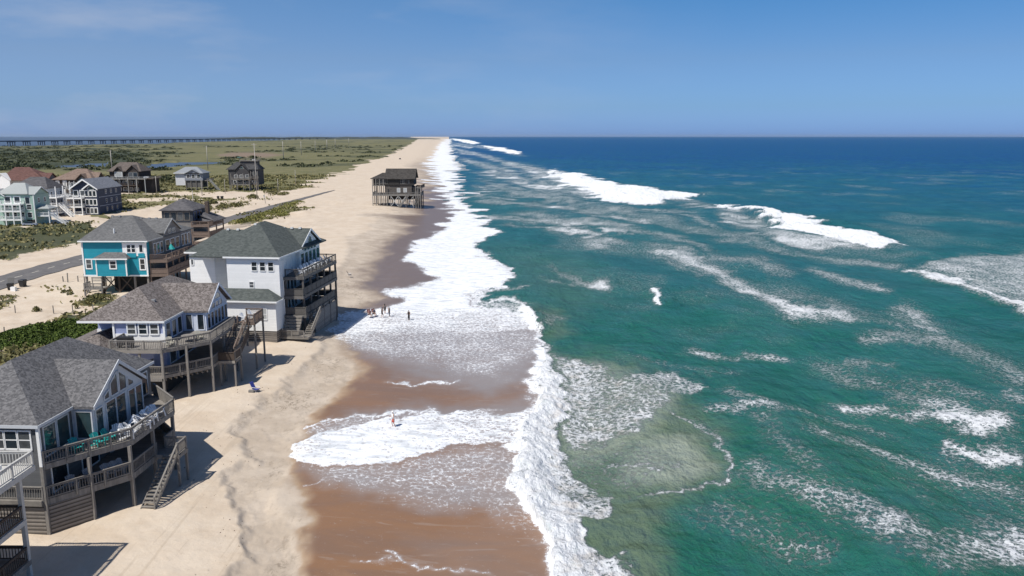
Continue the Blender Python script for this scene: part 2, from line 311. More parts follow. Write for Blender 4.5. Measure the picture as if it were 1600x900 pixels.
veg = np.maximum(veg, pv([(-60, 480), (0, 468), (28, 462), (26, 472), (-10, 486)], 6) * 0.65)
veg = np.maximum(veg, pv([(125, 475), (150, 462), (180, 462), (180, 480), (140, 482)], 6) * 0.8)
veg = np.maximum(veg, pv([(-40, 560), (30, 545), (60, 510), (110, 494), (165, 492), (190, 520), (120, 560), (40, 590)], 5) * 0.9)
for pts in ([(190, 313), (240, 312), (300, 310)], [(200, 330), (180, 334), (260, 324)], [(250, 301), (330, 303), (420, 300)], [(60, 345), (110, 343), (140, 341)]):   # sandy tracks
    veg = veg * (1 - 0.9 * line(pts, 4, None, False))
veg = veg * (1 - is_sea)
pink = pv([(340, 243), (360, 238), (420, 239), (440, 242), (420, 246), (360, 246)], 4)
darkv = np.clip(sstep(0.5, 0.62, fbm(GX / 45, GY / 60, 4, 61)) * sstep(330, 200, PX) + 0.8 * pv([(-400, 268), (-400, 236), (160, 236), (240, 244), (200, 254), (60, 262)], 6) + sstep(0.56, 0.66, fbm(GX / 120, GY / 120, 4, 62)) * 0.6, 0, 1) * veg

# ---- relief
rug = sstep(-4, 6, damp_d) * (1 - sstep(-6, 16, wet_d)) * (1 - sstep(140, 220, GY))
ridged = 1 - np.abs(2 * fbm(GX / 2.2 + GY / 6, GY / 4.5 - GX / 9, 4, 71) - 1)
GZ = GZ + (ridged - 0.8) * 0.19 * rug * sstep(0.35, 0.6, fbm(GX / 7, GY / 7, 2, 72))
GZ = GZ - 0.36 * sstep(-3, 20, damp_d) * (1 - sstep(60, 110, damp_d)) * (1 - sstep(150, 260, GY)) * (across(GX, GY) > -30)
GZ = GZ + (fbm(GX / 0.9, GY / 0.9, 3, 73) - 0.5) * 0.07 * (1 - wet) * (1 - is_sea) * (1 - sstep(110, 200, GY))
GZ = np.where(~is_sea, np.maximum(GZ, 0.05 + 0.05 * np.clip(-sea_d / 30, 0, 1)), GZ)
off = sstep(0, 60, sea_d)
ph = (-0.86 * GX - 0.34 * GY)
sw = 0.46 * np.sin(ph / 6.2 + 5 * fbm(GX / 60, GY / 60, 2, 81)) + 0.24 * np.sin((-0.95 * GX + 0.1 * GY) / 3.1 + 6 * fbm(GX / 30, GY / 30, 2, 82)) + 0.9 * (fbm(GX / 7, GY / 5, 4, 83) - 0.5)
lod = 1 - sstep(500, 2500, GY)
wave = sw * off * lod
def ridge(pts, h, s_in, s_out):
    """a crest standing h metres: steep on the beach side, a long back to seaward"""
    d, t = segd(QX, QY, pts); n = len(pts) - 1
    side = np.zeros_like(GX); i = np.clip((t * n).astype(int), 0, n - 1); P = np.array(pts)
    ax, ay = P[i, 0], P[i, 1]; bx, by = P[i + 1, 0], P[i + 1, 1]
    side = (bx - ax) * (QY - ay) - (by - ay) * (QX - ax)
    return h * np.exp(-(d / np.where(side > 0, s_in, s_out)) ** 2) * np.clip(np.minimum(t, 1 - t) * 6, 0, 1)
crest = np.maximum.reduce([ridge([(852, 545), (840, 585), (840, 640), (832, 690), (828, 740), (840, 800), (858, 850), (876, 930)], 0.75, 9, 42),
    ridge([(812, 480), (835, 503), (850, 526)], 0.9, 7, 18), ridge([(1140, 322), (1200, 344), (1290, 364), (1400, 388)], 1.9, 9, 20), ridge([(855, 268), (920, 290), (1000, 308), (1080, 316)], 1.7, 7, 14),
    ridge([(750, 229), (815, 242)], 1.6, 4, 8), ridge([(700, 216), (752, 225)], 1.5, 4, 6), ridge([(1400, 420), (1500, 452), (1610, 494), (1720, 540)], 1.1, 10, 30)])
crest = np.maximum(crest, ridge([(1010, 452), (1034, 468), (1060, 480)], 0.5, 8, 20))
rough_f = (fbm(GX / 1.1, GY / 1.4, 4, 91) - 0.45) * 0.55 * foam * lod
GZ = np.where(is_sea, 0.05 + np.maximum(wave, -0.6) * 0.85 + crest + rough_f * sstep(-2, 6, sea_d) * (0.35 + 0.65 * np.clip(crest * 2, 0, 1)), GZ)
GZ = np.where(~is_sea, GZ + 0.05 * foam * sstep(-0.5, 1, foam), GZ)
GZ = np.where(is_snd, 0.02, GZ)

def surface(name, sel, material, attrs, kind='structure'):
    q = sel[:-1, :-1] & np.ones((NR - 1, NC - 1), bool)
    r, c = np.nonzero(q); a = r * NC + c
    F = np.stack([a, a + 1, a + NC + 1, a + NC], 1)[:, ::-1]
    F = F[:, ::-1] if True else F
    u, inv = np.unique(F.ravel(), return_inverse=True); F = inv.reshape(-1, 4)
    me = bpy.data.meshes.new(name); me.vertices.add(len(u)); me.loops.add(F.size); me.polygons.add(len(F))
    co = np.stack([GX.ravel()[u], GY.ravel()[u], GZ.ravel()[u]], 1)
    # rows run from far to near, so wind to face up
    me.vertices.foreach_set('co', co.ravel().astype(np.float32))
    me.loops.foreach_set('vertex_index', F[:, ::-1].ravel().astype(np.int32))
    me.polygons.foreach_set('loop_start', np.arange(0, F.size, 4, dtype=np.int32))
    me.polygons.foreach_set('loop_total', np.full(len(F), 4, np.int32))
    me.polygons.foreach_set('use_smooth', np.ones(len(F), bool))
    for an, arr in attrs.items():
        at_ = me.attributes.new(an, 'FLOAT', 'POINT'); at_.data.foreach_set('value', arr.ravel()[u].astype(np.float32))
    me.update(); me.validate(); me.materials.append(material)
    o = bpy.data.objects.new(name, me); COL.objects.link(o); o['kind'] = kind
    return o

def attr(n, name):
    a = n.new('ShaderNodeAttribute'); a.attribute_name = name; return a.outputs['Fac']
def mth(n, l, op, a, b=None, c=None, clamp=False):
    x = n.new('ShaderNodeMath'); x.operation = op; x.use_clamp = clamp
    for i, v in enumerate((a, b, c)):
        if v is None: continue
        if isinstance(v, (int, float)): x.inputs[i].default_value = v
        else: l.new(v, x.inputs[i])
    return x.outputs[0]
def mixc(n, l, f, a, b):
    x = n.new('ShaderNodeMix'); x.data_type = 'RGBA'
    for i, v in ((0, f), (6, a), (7, b)):
        if isinstance(v, (int, float)): x.inputs[i].default_value = v
        elif isinstance(v, tuple): x.inputs[i].default_value = (*v, 1)
        else: l.new(v, x.inputs[i])
    return x.outputs[2]
def noise(n, l, vec, scale, detail=6, rough=0.6, stretch=None, dist=0.0):
    x = n.new('ShaderNodeTexNoise'); x.inputs['Scale'].default_value = scale; x.inputs['Detail'].default_value = detail; x.inputs['Roughness'].default_value = rough; x.inputs['Distortion'].default_value = dist
    if stretch:
        mp = n.new('ShaderNodeMapping'); mp.inputs['Scale'].default_value = stretch; l.new(vec, mp.inputs[0]); vec = mp.outputs[0]
    l.new(vec, x.inputs['Vector']); return x.outputs[0]
def rmap(n, l, v, a, b, c, d):
    x = n.new('ShaderNodeMapRange'); x.interpolation_type = 'SMOOTHSTEP'
    for i, q in enumerate((a, b, c, d)):
        if isinstance(q, (int, float)): x.inputs[i + 1].default_value = q
        else: l.new(q, x.inputs[i + 1])
    l.new(v, x.inputs[0]); return x.outputs[0]
def foam_mask(n, l, pos, f, fine=1.0, soft=1.0):
    """lacy foam: the finer and more broken the lower the amount f"""
    warp = n.new('ShaderNodeTexNoise'); warp.inputs['Scale'].default_value = 0.7 * fine; warp.inputs['Detail'].default_value = 3; l.new(pos, warp.inputs['Vector'])
    wv = n.new('ShaderNodeVectorMath'); wv.operation = 'MULTIPLY_ADD'; l.new(warp.outputs['Color'], wv.inputs[0]); wv.inputs[1].default_value = (1.6 / fine, 1.6 / fine, 0); l.new(pos, wv.inputs[2])
    vo = n.new('ShaderNodeTexVoronoi'); vo.feature = 'DISTANCE_TO_EDGE'; vo.inputs['Scale'].default_value = 0.75 * fine; l.new(wv.outputs[0], vo.inputs['Vector'])
    lace = rmap(n, l, vo.outputs['Distance'], 0.0, 0.30, 1.0, 0.0)
    vo2 = n.new('ShaderNodeTexVoronoi'); vo2.feature = 'DISTANCE_TO_EDGE'; vo2.inputs['Scale'].default_value = 2.6 * fine; l.new(wv.outputs[0], vo2.inputs['Vector'])
    lace2 = rmap(n, l, vo2.outputs['Distance'], 0.0, 0.32, 1.0, 0.0)
    nz = noise(n, l, pos, 1.3 * fine, 9, 0.75)
    nz = rmap(n, l, nz, 0.3, 0.7, 0.0, 1.0)
    s = mth(n, l, 'ADD', mth(n, l, 'MULTIPLY', nz, 0.46), mth(n, l, 'ADD', mth(n, l, 'MULTIPLY', lace, 0.27), mth(n, l, 'MULTIPLY', lace2, 0.27)))
    thr = mth(n, l, 'SUBTRACT', 1.0, f)
    lo = mth(n, l, 'SUBTRACT', thr, 0.12 * soft); hi = mth(n, l, 'ADD', thr, 0.20 * soft)
    return rmap(n, l, s, lo, hi, 0.0, 1.0)

# sea water
m, nt, n, l, p = nodes('sea_water')
pos = n.new('ShaderNodeNewGeometry').outputs['Position']
f = attr(n, 'foam'); fm = foam_mask(n, l, pos, f, 1.6, 1.25)
cr = n.new('ShaderNodeValToRGB'); els = cr.color_ramp.elements
els[0].position = 0.0; els[0].color = (0.012, 0.146, 0.080, 1); els[1].position = 1.0; els[1].color = (0.006, 0.066, 0.225, 1)
for q, c in ((0.22, (0.013, 0.138, 0.108, 1)), (0.45, (0.014, 0.126, 0.142, 1)), (0.72, (0.012, 0.106, 0.200, 1))):
    e = els.new(q); e.color = c
l.new(attr(n, 'deep'), cr.inputs[0])
big = noise(n, l, pos, 0.035, 5, 0.6, (1.0, 1.6, 1))
wc = mixc(n, l, mth(n, l, 'MULTIPLY', rmap(n, l, big, 0.35, 0.7, 0.0, 1.0), 0.35), cr.outputs[0], (0.006, 0.060, 0.072))  # darker patches in the colour stand in for swell shading
wc = mixc(n, l, mth(n, l, 'MULTIPLY', rmap(n, l, noise(n, l, pos, 0.11, 7, 0.68, (1.2, 0.8, 1)), 0.42, 0.68, 0.0, 1.0), 0.40), wc, (0.035, 0.165, 0.185))  # lighter streaks in the colour stand in for light on the ripples
wc = mixc(n, l, mth(n, l, 'MULTIPLY', attr(n, 'turb'), 0.85), wc, (0.150, 0.200, 0.120))
wc = mixc(n, l, mth(n, l, 'MULTIPLY', attr(n, 'milky'), 0.85), wc, (0.38, 0.42, 0.33))
wc = mixc(n, l, mth(n, l, 'MULTIPLY', f, 0.50), wc, (0.15, 0.29, 0.28))           # bubbles held under the surface
brown = rmap(n, l, noise(n, l, pos, 0.5, 5, 0.6), 0.45, 0.7, 0.0, 1.0)
fw_ = mixc(n, l, rmap(n, l, noise(n, l, pos, 0.8, 8, 0.7, (1.3, 0.8, 1), 0.5), 0.5, 0.75, 0.0, 1.0), (0.86, 0.88, 0.90), (0.60, 0.66, 0.67))
fcol = mixc(n, l, mth(n, l, 'MULTIPLY', mth(n, l, 'MULTIPLY', attr(n, 'turb'), brown), 0.6), fw_, (0.56, 0.50, 0.43))
fm = mth(n, l, 'MULTIPLY', fm, rmap(n, l, f, 0.25, 0.80, 0.58, 1.0))
l.new(mixc(n, l, fm, wc, fcol), p.inputs['Base Color'])
l.new(rmap(n, l, fm, 0.0, 1.0, 0.16, 0.85), p.inputs['Roughness']); p.inputs['IOR'].default_value = 1.33
p.inputs['Specular IOR Level'].default_value = 0.0
bn = n.new('ShaderNodeBump'); bn.inputs['Strength'].default_value = 1.0; bn.inputs['Distance'].default_value = 1.6
rip = mth(n, l, 'ADD', mth(n, l, 'MULTIPLY', mth(n, l, 'ADD', noise(n, l, pos, 0.30, 8, 0.66, (1.7, 1.0, 1)), mth(n, l, 'MULTIPLY', noise(n, l, pos, 0.07, 4, 0.6, (1.8, 0.8, 1)), 1.6)), 1.0), mth(n, l, 'MULTIPLY', fm, 0.22))
l.new(rip, bn.inputs['Height']); l.new(bn.outputs[0], p.inputs['Normal'])
# the broken surface mirrors the sky far less at grazing angles than a flat pane would
fr = n.new('ShaderNodeFresnel'); fr.inputs['IOR'].default_value = 1.33; l.new(bn.outputs[0], fr.inputs['Normal'])
gl = n.new('ShaderNodeBsdfGlossy'); gl.inputs['Roughness'].default_value = 0.22; l.new(bn.outputs[0], gl.inputs['Normal'])
ms = n.new('ShaderNodeMixShader'); fac = mth(n, l, 'MINIMUM', mth(n, l, 'MULTIPLY', fr.outputs[0], 1.15), rmap(n, l, attr(n, 'deep'), 0.1, 0.9, 0.34, 0.12))
l.new(mth(n, l, 'MULTIPLY', fac, mth(n, l, 'SUBTRACT', 1.0, fm)), ms.inputs[0]); l.new(p.outputs[0], ms.inputs[1]); l.new(gl.outputs[0], ms.inputs[2])
l.new(ms.outputs[0], n['Material Output'].inputs['Surface'])
M_SEA = m
# sand, wet sand, foam left on it, and the grass cover of the dunes and the marsh
m, nt, n, l, p = nodes('beach_sand')
pos = n.new('ShaderNodeNewGeometry').outputs['Position']
f = attr(n, 'foam'); fm = foam_mask(n, l, pos, f, 1.9, 1.35)
wet_a, damp_a = attr(n, 'wet'), attr(n, 'damp')
s1 = noise(n, l, pos, 0.25, 9, 0.68); s2 = noise(n, l, pos, 2.2, 8, 0.7)
dry = mixc(n, l, rmap(n, l, s1, 0.35, 0.65, 0.0, 1.0), (0.545, 0.445, 0.338), (0.610, 0.518, 0.412))
dry = mixc(n, l, mth(n, l, 'MULTIPLY', rmap(n, l, s2, 0.56, 0.74, 0.0, 1.0), 0.5), dry, (0.40, 0.315, 0.225))
dmp = mixc(n, l, rmap(n, l, s1, 0.38, 0.62, 0.0, 1.0), (0.440, 0.365, 0.285), (0.530, 0.450, 0.362))
rg = attr(n, 'rug'); crk = rmap(n, l, noise(n, l, pos, 1.1, 8, 0.75, (1.5, 0.8, 1), 1.2), 0.50, 0.60, 0.0, 1.0)
dmp = mixc(n, l, mth(n, l, 'MULTIPLY', mth(n, l, 'MULTIPLY', rg, crk), 0.8), dmp, (0.235, 0.190, 0.145))
dmp = mixc(n, l, mth(n, l, 'MULTIPLY', rmap(n, l, noise(n, l, pos, 0.9, 7, 0.7, (1.6, 0.7, 1)), 0.55, 0.72, 0.0, 1.0), 0.60), dmp, (0.27, 0.215, 0.165))
trk = mth(n, l, 'MULTIPLY', rmap(n, l, noise(n, l, pos, 1.0, 4, 0.6, (1.5, 0.045, 1), 0.8), 0.56, 0.64, 0.0, 1.0), rmap(n, l, noise(n, l, pos, 0.05, 3, 0.5), 0.45, 0.6, 0.0, 1.0))
dry = mixc(n, l, mth(n, l, 'MULTIPLY', trk, 0.28), dry, (0.36, 0.285, 0.205))
spk = rmap(n, l, noise(n, l, pos, 5.0, 4, 0.6, (1, .6, 1)), 0.66, 0.74, 0.0, 1.0)
dry = mixc(n, l, mth(n, l, 'MULTIPLY', spk, mth(n, l, 'MULTIPLY', rmap(n, l, s1, 0.5, 0.6, 0.0, 1.0), 0.55)), dry, (0.27, 0.21, 0.15))
c = mixc(n, l, damp_a, dry, dmp)
wv = noise(n, l, pos, 0.16, 7, 0.62, (0.45, 1.5, 1), 0.6)
wetc = mixc(n, l, rmap(n, l, wv, 0.35, 0.65, 0.0, 1.0), (0.258, 0.142, 0.074), (0.215, 0.130, 0.082))
farw = attr(n, 'farwet'); wetc = mixc(n, l, farw, wetc, (0.178, 0.130, 0.104))
gold = mth(n, l, 'MULTIPLY', rmap(n, l, wet_a, 0.15, 0.5, 0.0, 1.0), mth(n, l, 'SUBTRACT', 1.0, farw))
c = mixc(n, l, mth(n, l, 'MULTIPLY', gold, 0.50), c, (0.42, 0.300, 0.175))
c = mixc(n, l, wet_a, c, wetc)
bw = rmap(n, l, noise(n, l, pos, 0.9, 6, 0.65, (0.22, 1.3, 1), 1.2), 0.57, 0.66, 0.0, 1.0)
c = mixc(n, l, mth(n, l, 'MULTIPLY', mth(n, l, 'MULTIPLY', bw, wet_a), 0.30), c, (0.36, 0.30, 0.26))
c = mixc(n, l, mth(n, l, 'MULTIPLY', attr(n, 'film'), 0.80), c, (0.265, 0.245, 0.240))
c = mixc(n, l, mth(n, l, 'MULTIPLY', mth(n, l, 'MULTIPLY', f, wet_a), 0.6), c, (0.50, 0.495, 0.51))   # thin film of foamy water
fc2 = mixc(n, l, rmap(n, l, noise(n, l, pos, 0.55, 8, 0.68, (0.6, 1.6, 1), 0.4), 0.44, 0.68, 0.0, 1.0), (0.82, 0.84, 0.86), (0.50, 0.53, 0.56))
c = mixc(n, l, fm, c, fc2)
# grass
v = attr(n, 'veg')
g1 = noise(n, l, pos, 0.10, 8, 0.65); g2 = noise(n, l, pos, 0.9, 8, 0.72)
grass = mixc(n, l, rmap(n, l, g1, 0.36, 0.64, 0.0, 1.0), (0.125, 0.124, 0.048), (0.210, 0.182, 0.092))
grass = mixc(n, l, rmap(n, l, g2, 0.40, 0.68, 0.0, 1.0), grass, (0.112, 0.114, 0.044))
grass = mixc(n, l, attr(n, 'darkv'), grass, (0.040, 0.050, 0.024))
grass = mixc(n, l, attr(n, 'pink'), grass, (0.21, 0.155, 0.11))
vn = mth(n, l, 'ADD', mth(n, l, 'MULTIPLY', noise(n, l, pos, 0.45, 8, 0.7), 0.7), mth(n, l, 'MULTIPLY', noise(n, l, pos, 0.06, 4, 0.6), 0.3))
thr = mth(n, l, 'SUBTRACT', 0.80, mth(n, l, 'MULTIPLY', v, 0.58))
vm = rmap(n, l, vn, mth(n, l, 'SUBTRACT', thr, 0.04), mth(n, l, 'ADD', thr, 0.07), 0.0, 1.0)
vm = mth(n, l, 'MULTIPLY', vm, rmap(n, l, v, 0.02, 0.15, 0.0, 1.0))
c = mixc(n, l, vm, c, grass)
l.new(c, p.inputs['Base Color'])
ro = rmap(n, l, wet_a, 0.3, 1.0, 0.9, 0.38); l.new(mth(n, l, 'MAXIMUM', ro, mth(n, l, 'MULTIPLY', fm, 0.8)), p.inputs['Roughness'])
p.inputs['Specular IOR Level'].default_value = 0.35
bn = n.new('ShaderNodeBump'); bn.inputs['Strength'].default_value = 0.5; bn.inputs['Distance'].default_value = 0.12
hh = mth(n, l, 'ADD', mth(n, l, 'MULTIPLY', mth(n, l, 'MULTIPLY', s2, mth(n, l, 'SUBTRACT', 1.0, mth(n, l, 'MULTIPLY', wet_a, 0.85))), 1.0), mth(n, l, 'ADD', mth(n, l, 'MULTIPLY', fm, 0.25), mth(n, l, 'MULTIPLY', mth(n, l, 'MULTIPLY', vm, g2), 3.0)))
l.new(hh, bn.inputs['Height']); l.new(bn.outputs[0], p.inputs['Normal'])
M_SAND = m
# sound and ponds
m, nt, n, l, p = nodes('sound_water')
pos = n.new('ShaderNodeNewGeometry').outputs['Position']
l.new(mixc(n, l, rmap(n, l, noise(n, l, pos, 0.004, 5, 0.6, (1, .4, 1)), 0.4, 0.6, 0.0, 1.0), (0.045, 0.066, 0.105), (0.06, 0.078, 0.11)), p.inputs['Base Color'])
p.inputs['Roughness'].default_value = 0.3; p.inputs['IOR'].default_value = 1.2
M_SOUND = m

farwet = sstep(75, 150, GY)
land = ~is_sea & ~is_snd
inland = land & (veg > 0.5) & (across(GX, GY) < -20)
rugc = rug * sstep(0.42, 0.6, fbm(GX / 5 + 3, GY / 8, 3, 74)) * np.exp(-((damp_d - 34) / 38) ** 2)
LA = dict(rug=rugc, film=np.clip(film, 0, 1), foam=foam, wet=wet, damp=damp, veg=veg, darkv=darkv, pink=pink, farwet=farwet)
surface('sea', is_sea, M_SEA, dict(foam=foam, turb=turb, milky=milky, deep=deep))
surface('beach', land & ~inland, M_SAND, LA)
surface('marsh', inland, M_SAND, LA)
surface('sound_water', is_snd & ~is_sea, M_SOUND, {})

# helper: height of the land under a point (no fine relief)
def gz(x, y): return float(land_z(np.array([float(x)]), np.array([float(y)]))[0])
def gpt(px, py):
    """point of the land seen at a photo pixel"""
    z = 2.0
    for _ in range(6):
        x, y = at(px, py, z); z = max(gz(x, y), 0.05)
    return x, y, z
# ------------------------------------------------------------------ mesh building helpers
class MB:
    def __init__(s): s.v = []; s.f = []
    def face(s, pts):
        k = len(s.v); s.v += [tuple(p) for p in pts]; s.f.append(tuple(range(k, k + len(pts)))); return s
    def hexa(s, b, t):
        k = len(s.v); s.v += [tuple(p) for p in b] + [tuple(p) for p in t]; n = len(b)
        s.f.append(tuple(range(k + n - 1, k - 1, -1))); s.f.append(tuple(range(k + n, k + 2 * n)))
        for i in range(n):
            j = (i + 1) % n; s.f.append((k + i, k + j, k + n + j, k + n + i))
        return s
    def box(s, x0, x1, y0, y1, z0, z1):
        return s.hexa([(x0, y0, z0), (x1, y0, z0), (x1, y1, z0), (x0, y1, z0)], [(x0, y0, z1), (x1, y0, z1), (x1, y1, z1), (x0, y1, z1)])
    def prism(s, poly, z0, z1):
        a = sum(poly[i][0] * poly[(i + 1) % len(poly)][1] - poly[(i + 1) % len(poly)][0] * poly[i][1] for i in range(len(poly)))
        if a < 0: poly = poly[::-1]
        return s.hexa([(x, y, z0) for x, y in poly], [(x, y, z1) for x, y in poly])
    def beam(s, p, q, w, h):
        """bar from p to q (centre line), w wide sideways, h deep"""
        p, q = Vector(p), Vector(q); d = (q - p)
        if d.length < 1e-6: return s
        d.normalize(); side = d.cross(Vector((0, 0, 1)))
        if side.length < 1e-3: side = Vector((1, 0, 0))
        side.normalize(); up = side.cross(d).normalized(); a = side * (w / 2); b = up * (h / 2)
        return s.hexa([p - a - b, p + a - b, p + a + b, p - a + b], [q - a - b, q + a - b, q + a + b, q - a + b])
    def tube(s, p, q, r0, r1=None, n=8):
        p, q = Vector(p), Vector(q); d = (q - p).normalized(); r1 = r0 if r1 is None else r1
        a = d.orthogonal().normalized(); b = d.cross(a)
        c = [(a * math.cos(i * 2 * math.pi / n) + b * math.sin(i * 2 * math.pi / n)) for i in range(n)]
        return s.hexa([p + k * r0 for k in c], [q + k * r1 for k in c])
    def ell(s, c, r, n=8, m=5):
        """a closed ellipsoid"""
        k = len(s.v); c = Vector(c)
        s.v.append((c.x, c.y, c.z - r[2]))
        for j in range(1, m):
            t = math.pi * j / m
            for i in range(n):
                u = 2 * math.pi * i / n; s.v.append((c.x + r[0] * math.sin(t) * math.cos(u), c.y + r[1] * math.sin(t) * math.sin(u), c.z - r[2] * math.cos(t)))
        s.v.append((c.x, c.y, c.z + r[2])); e = len(s.v) - 1
        for i in range(n):
            s.f.append((k, k + 1 + (i + 1) % n, k + 1 + i)); q = k + 1 + (m - 2) * n; s.f.append((e, q + i, q + (i + 1) % n))
            for j in range(m - 2):
                a = k + 1 + j * n; s.f.append((a + i, a + (i + 1) % n, a + n + (i + 1) % n, a + n + i))
        return s
    def wob(s, o, d, nrm, s0, s1, t0, t1, z0, z1):
        """box in the frame of a wall: s along it, t out of it"""
        P = lambda a, t: (o[0] + d[0] * a + nrm[0] * t, o[1] + d[1] * a + nrm[1] * t)
        c = [P(s0, t0), P(s1, t0), P(s1, t1), P(s0, t1)]
        return s.prism(c, z0, z1)
    def build(s, name, material, parent=None, smooth=False):
        me = bpy.data.meshes.new(name); me.from_pydata(s.v, [], s.f); me.update()
        bm = bmesh.new(); bm.from_mesh(me); bmesh.ops.recalc_face_normals(bm, faces=bm.faces); bm.to_mesh(me); bm.free()
        if smooth: me.polygons.foreach_set('use_smooth', [True] * len(me.polygons))
        me.materials.append(material)
        o = bpy.data.objects.new(name, me); COL.objects.link(o)
        if parent is not None: o.parent = parent
        return o
def tag(o, label=None, cat=None, group=None, kind=None):
    if label: o['label'] = label
    if cat: o['category'] = cat
    if group: o['group'] = group
    if kind: o['kind'] = kind
    return o
def thing(name, label, cat, loc=(0, 0, 0), rz=0.0, group=None):
    o = bpy.data.objects.new(name, None); COL.objects.link(o); o.location = loc; o.rotation_euler = (0, 0, R(rz)); o.empty_display_size = 0.5
    return tag(o, label, cat, group)
def copy_tree(o, label=None, loc=None, rz=None, scale=None):
    r = o.copy(); COL.objects.link(r)
    if label: r['label'] = label
    if loc is not None: r.location = loc
    if rz is not None: r.rotation_euler = (0, 0, R(rz))
    if scale is not None: r.scale = (scale,) * 3
    for c in list(o.children):
        d = c.copy(); COL.objects.link(d); d.parent = r
        for g in list(c.children):
            e_ = g.copy(); COL.objects.link(e_); e_.parent = d
    return r

# materials of the houses
W_TRIM = mat('white_paint', (0.84, 0.84, 0.82), 0.5, 0.03, 2.0)
GLASS = mat('window_glass', (0.018, 0.026, 0.032), 0.08, 0.3, 0.6, spec=0.6)
GLASS2 = mat('sea_window_glass', (0.030, 0.055, 0.060), 0.05, 0.3, 0.5, spec=0.8)
GLASS_B = mat('curtained_glass', (0.085, 0.092, 0.095), 0.10, 0.3, 0.8, spec=0.6)
BLIND = mat('window_blind', (0.42, 0.43, 0.42), 0.6, 0.05)
GREYWOOD = banded('weathered_deck', (0.235, 0.215, 0.19), 0.14, 0.4, 'Y', 0.85, 0.14)
POSTWOOD = mat('weathered_post', (0.205, 0.19, 0.172), 0.85, 0.22, 5.0, stretch=(4, 4, 0.5))
DARKWOOD = mat('dark_brown_wood', (0.075, 0.055, 0.042), 0.85, 0.25, 5.0, stretch=(4, 4, 0.5))
BROWNDECK = mat('brown_deck', (0.165, 0.122, 0.098), 0.85, 0.16, 4.0, stretch=(3, 3, 0.7))
SKIRT = banded('slatted_skirt', (0.25, 0.225, 0.20), 0.30, 0.9, 'Z', 0.85, 0.10, 0.06, gapw=0.62)
VENT = mat('vent_metal', (0.30, 0.30, 0.30), 0.5, 0.1)
WVENT = mat('white_vent', (0.72, 0.72, 0.70), 0.5, 0.05)
SHADOWDARK = mat('painted_shade', (0.03, 0.028, 0.026), 0.9, 0.2)  # near-black colour stands in for the shade under floors and in openings

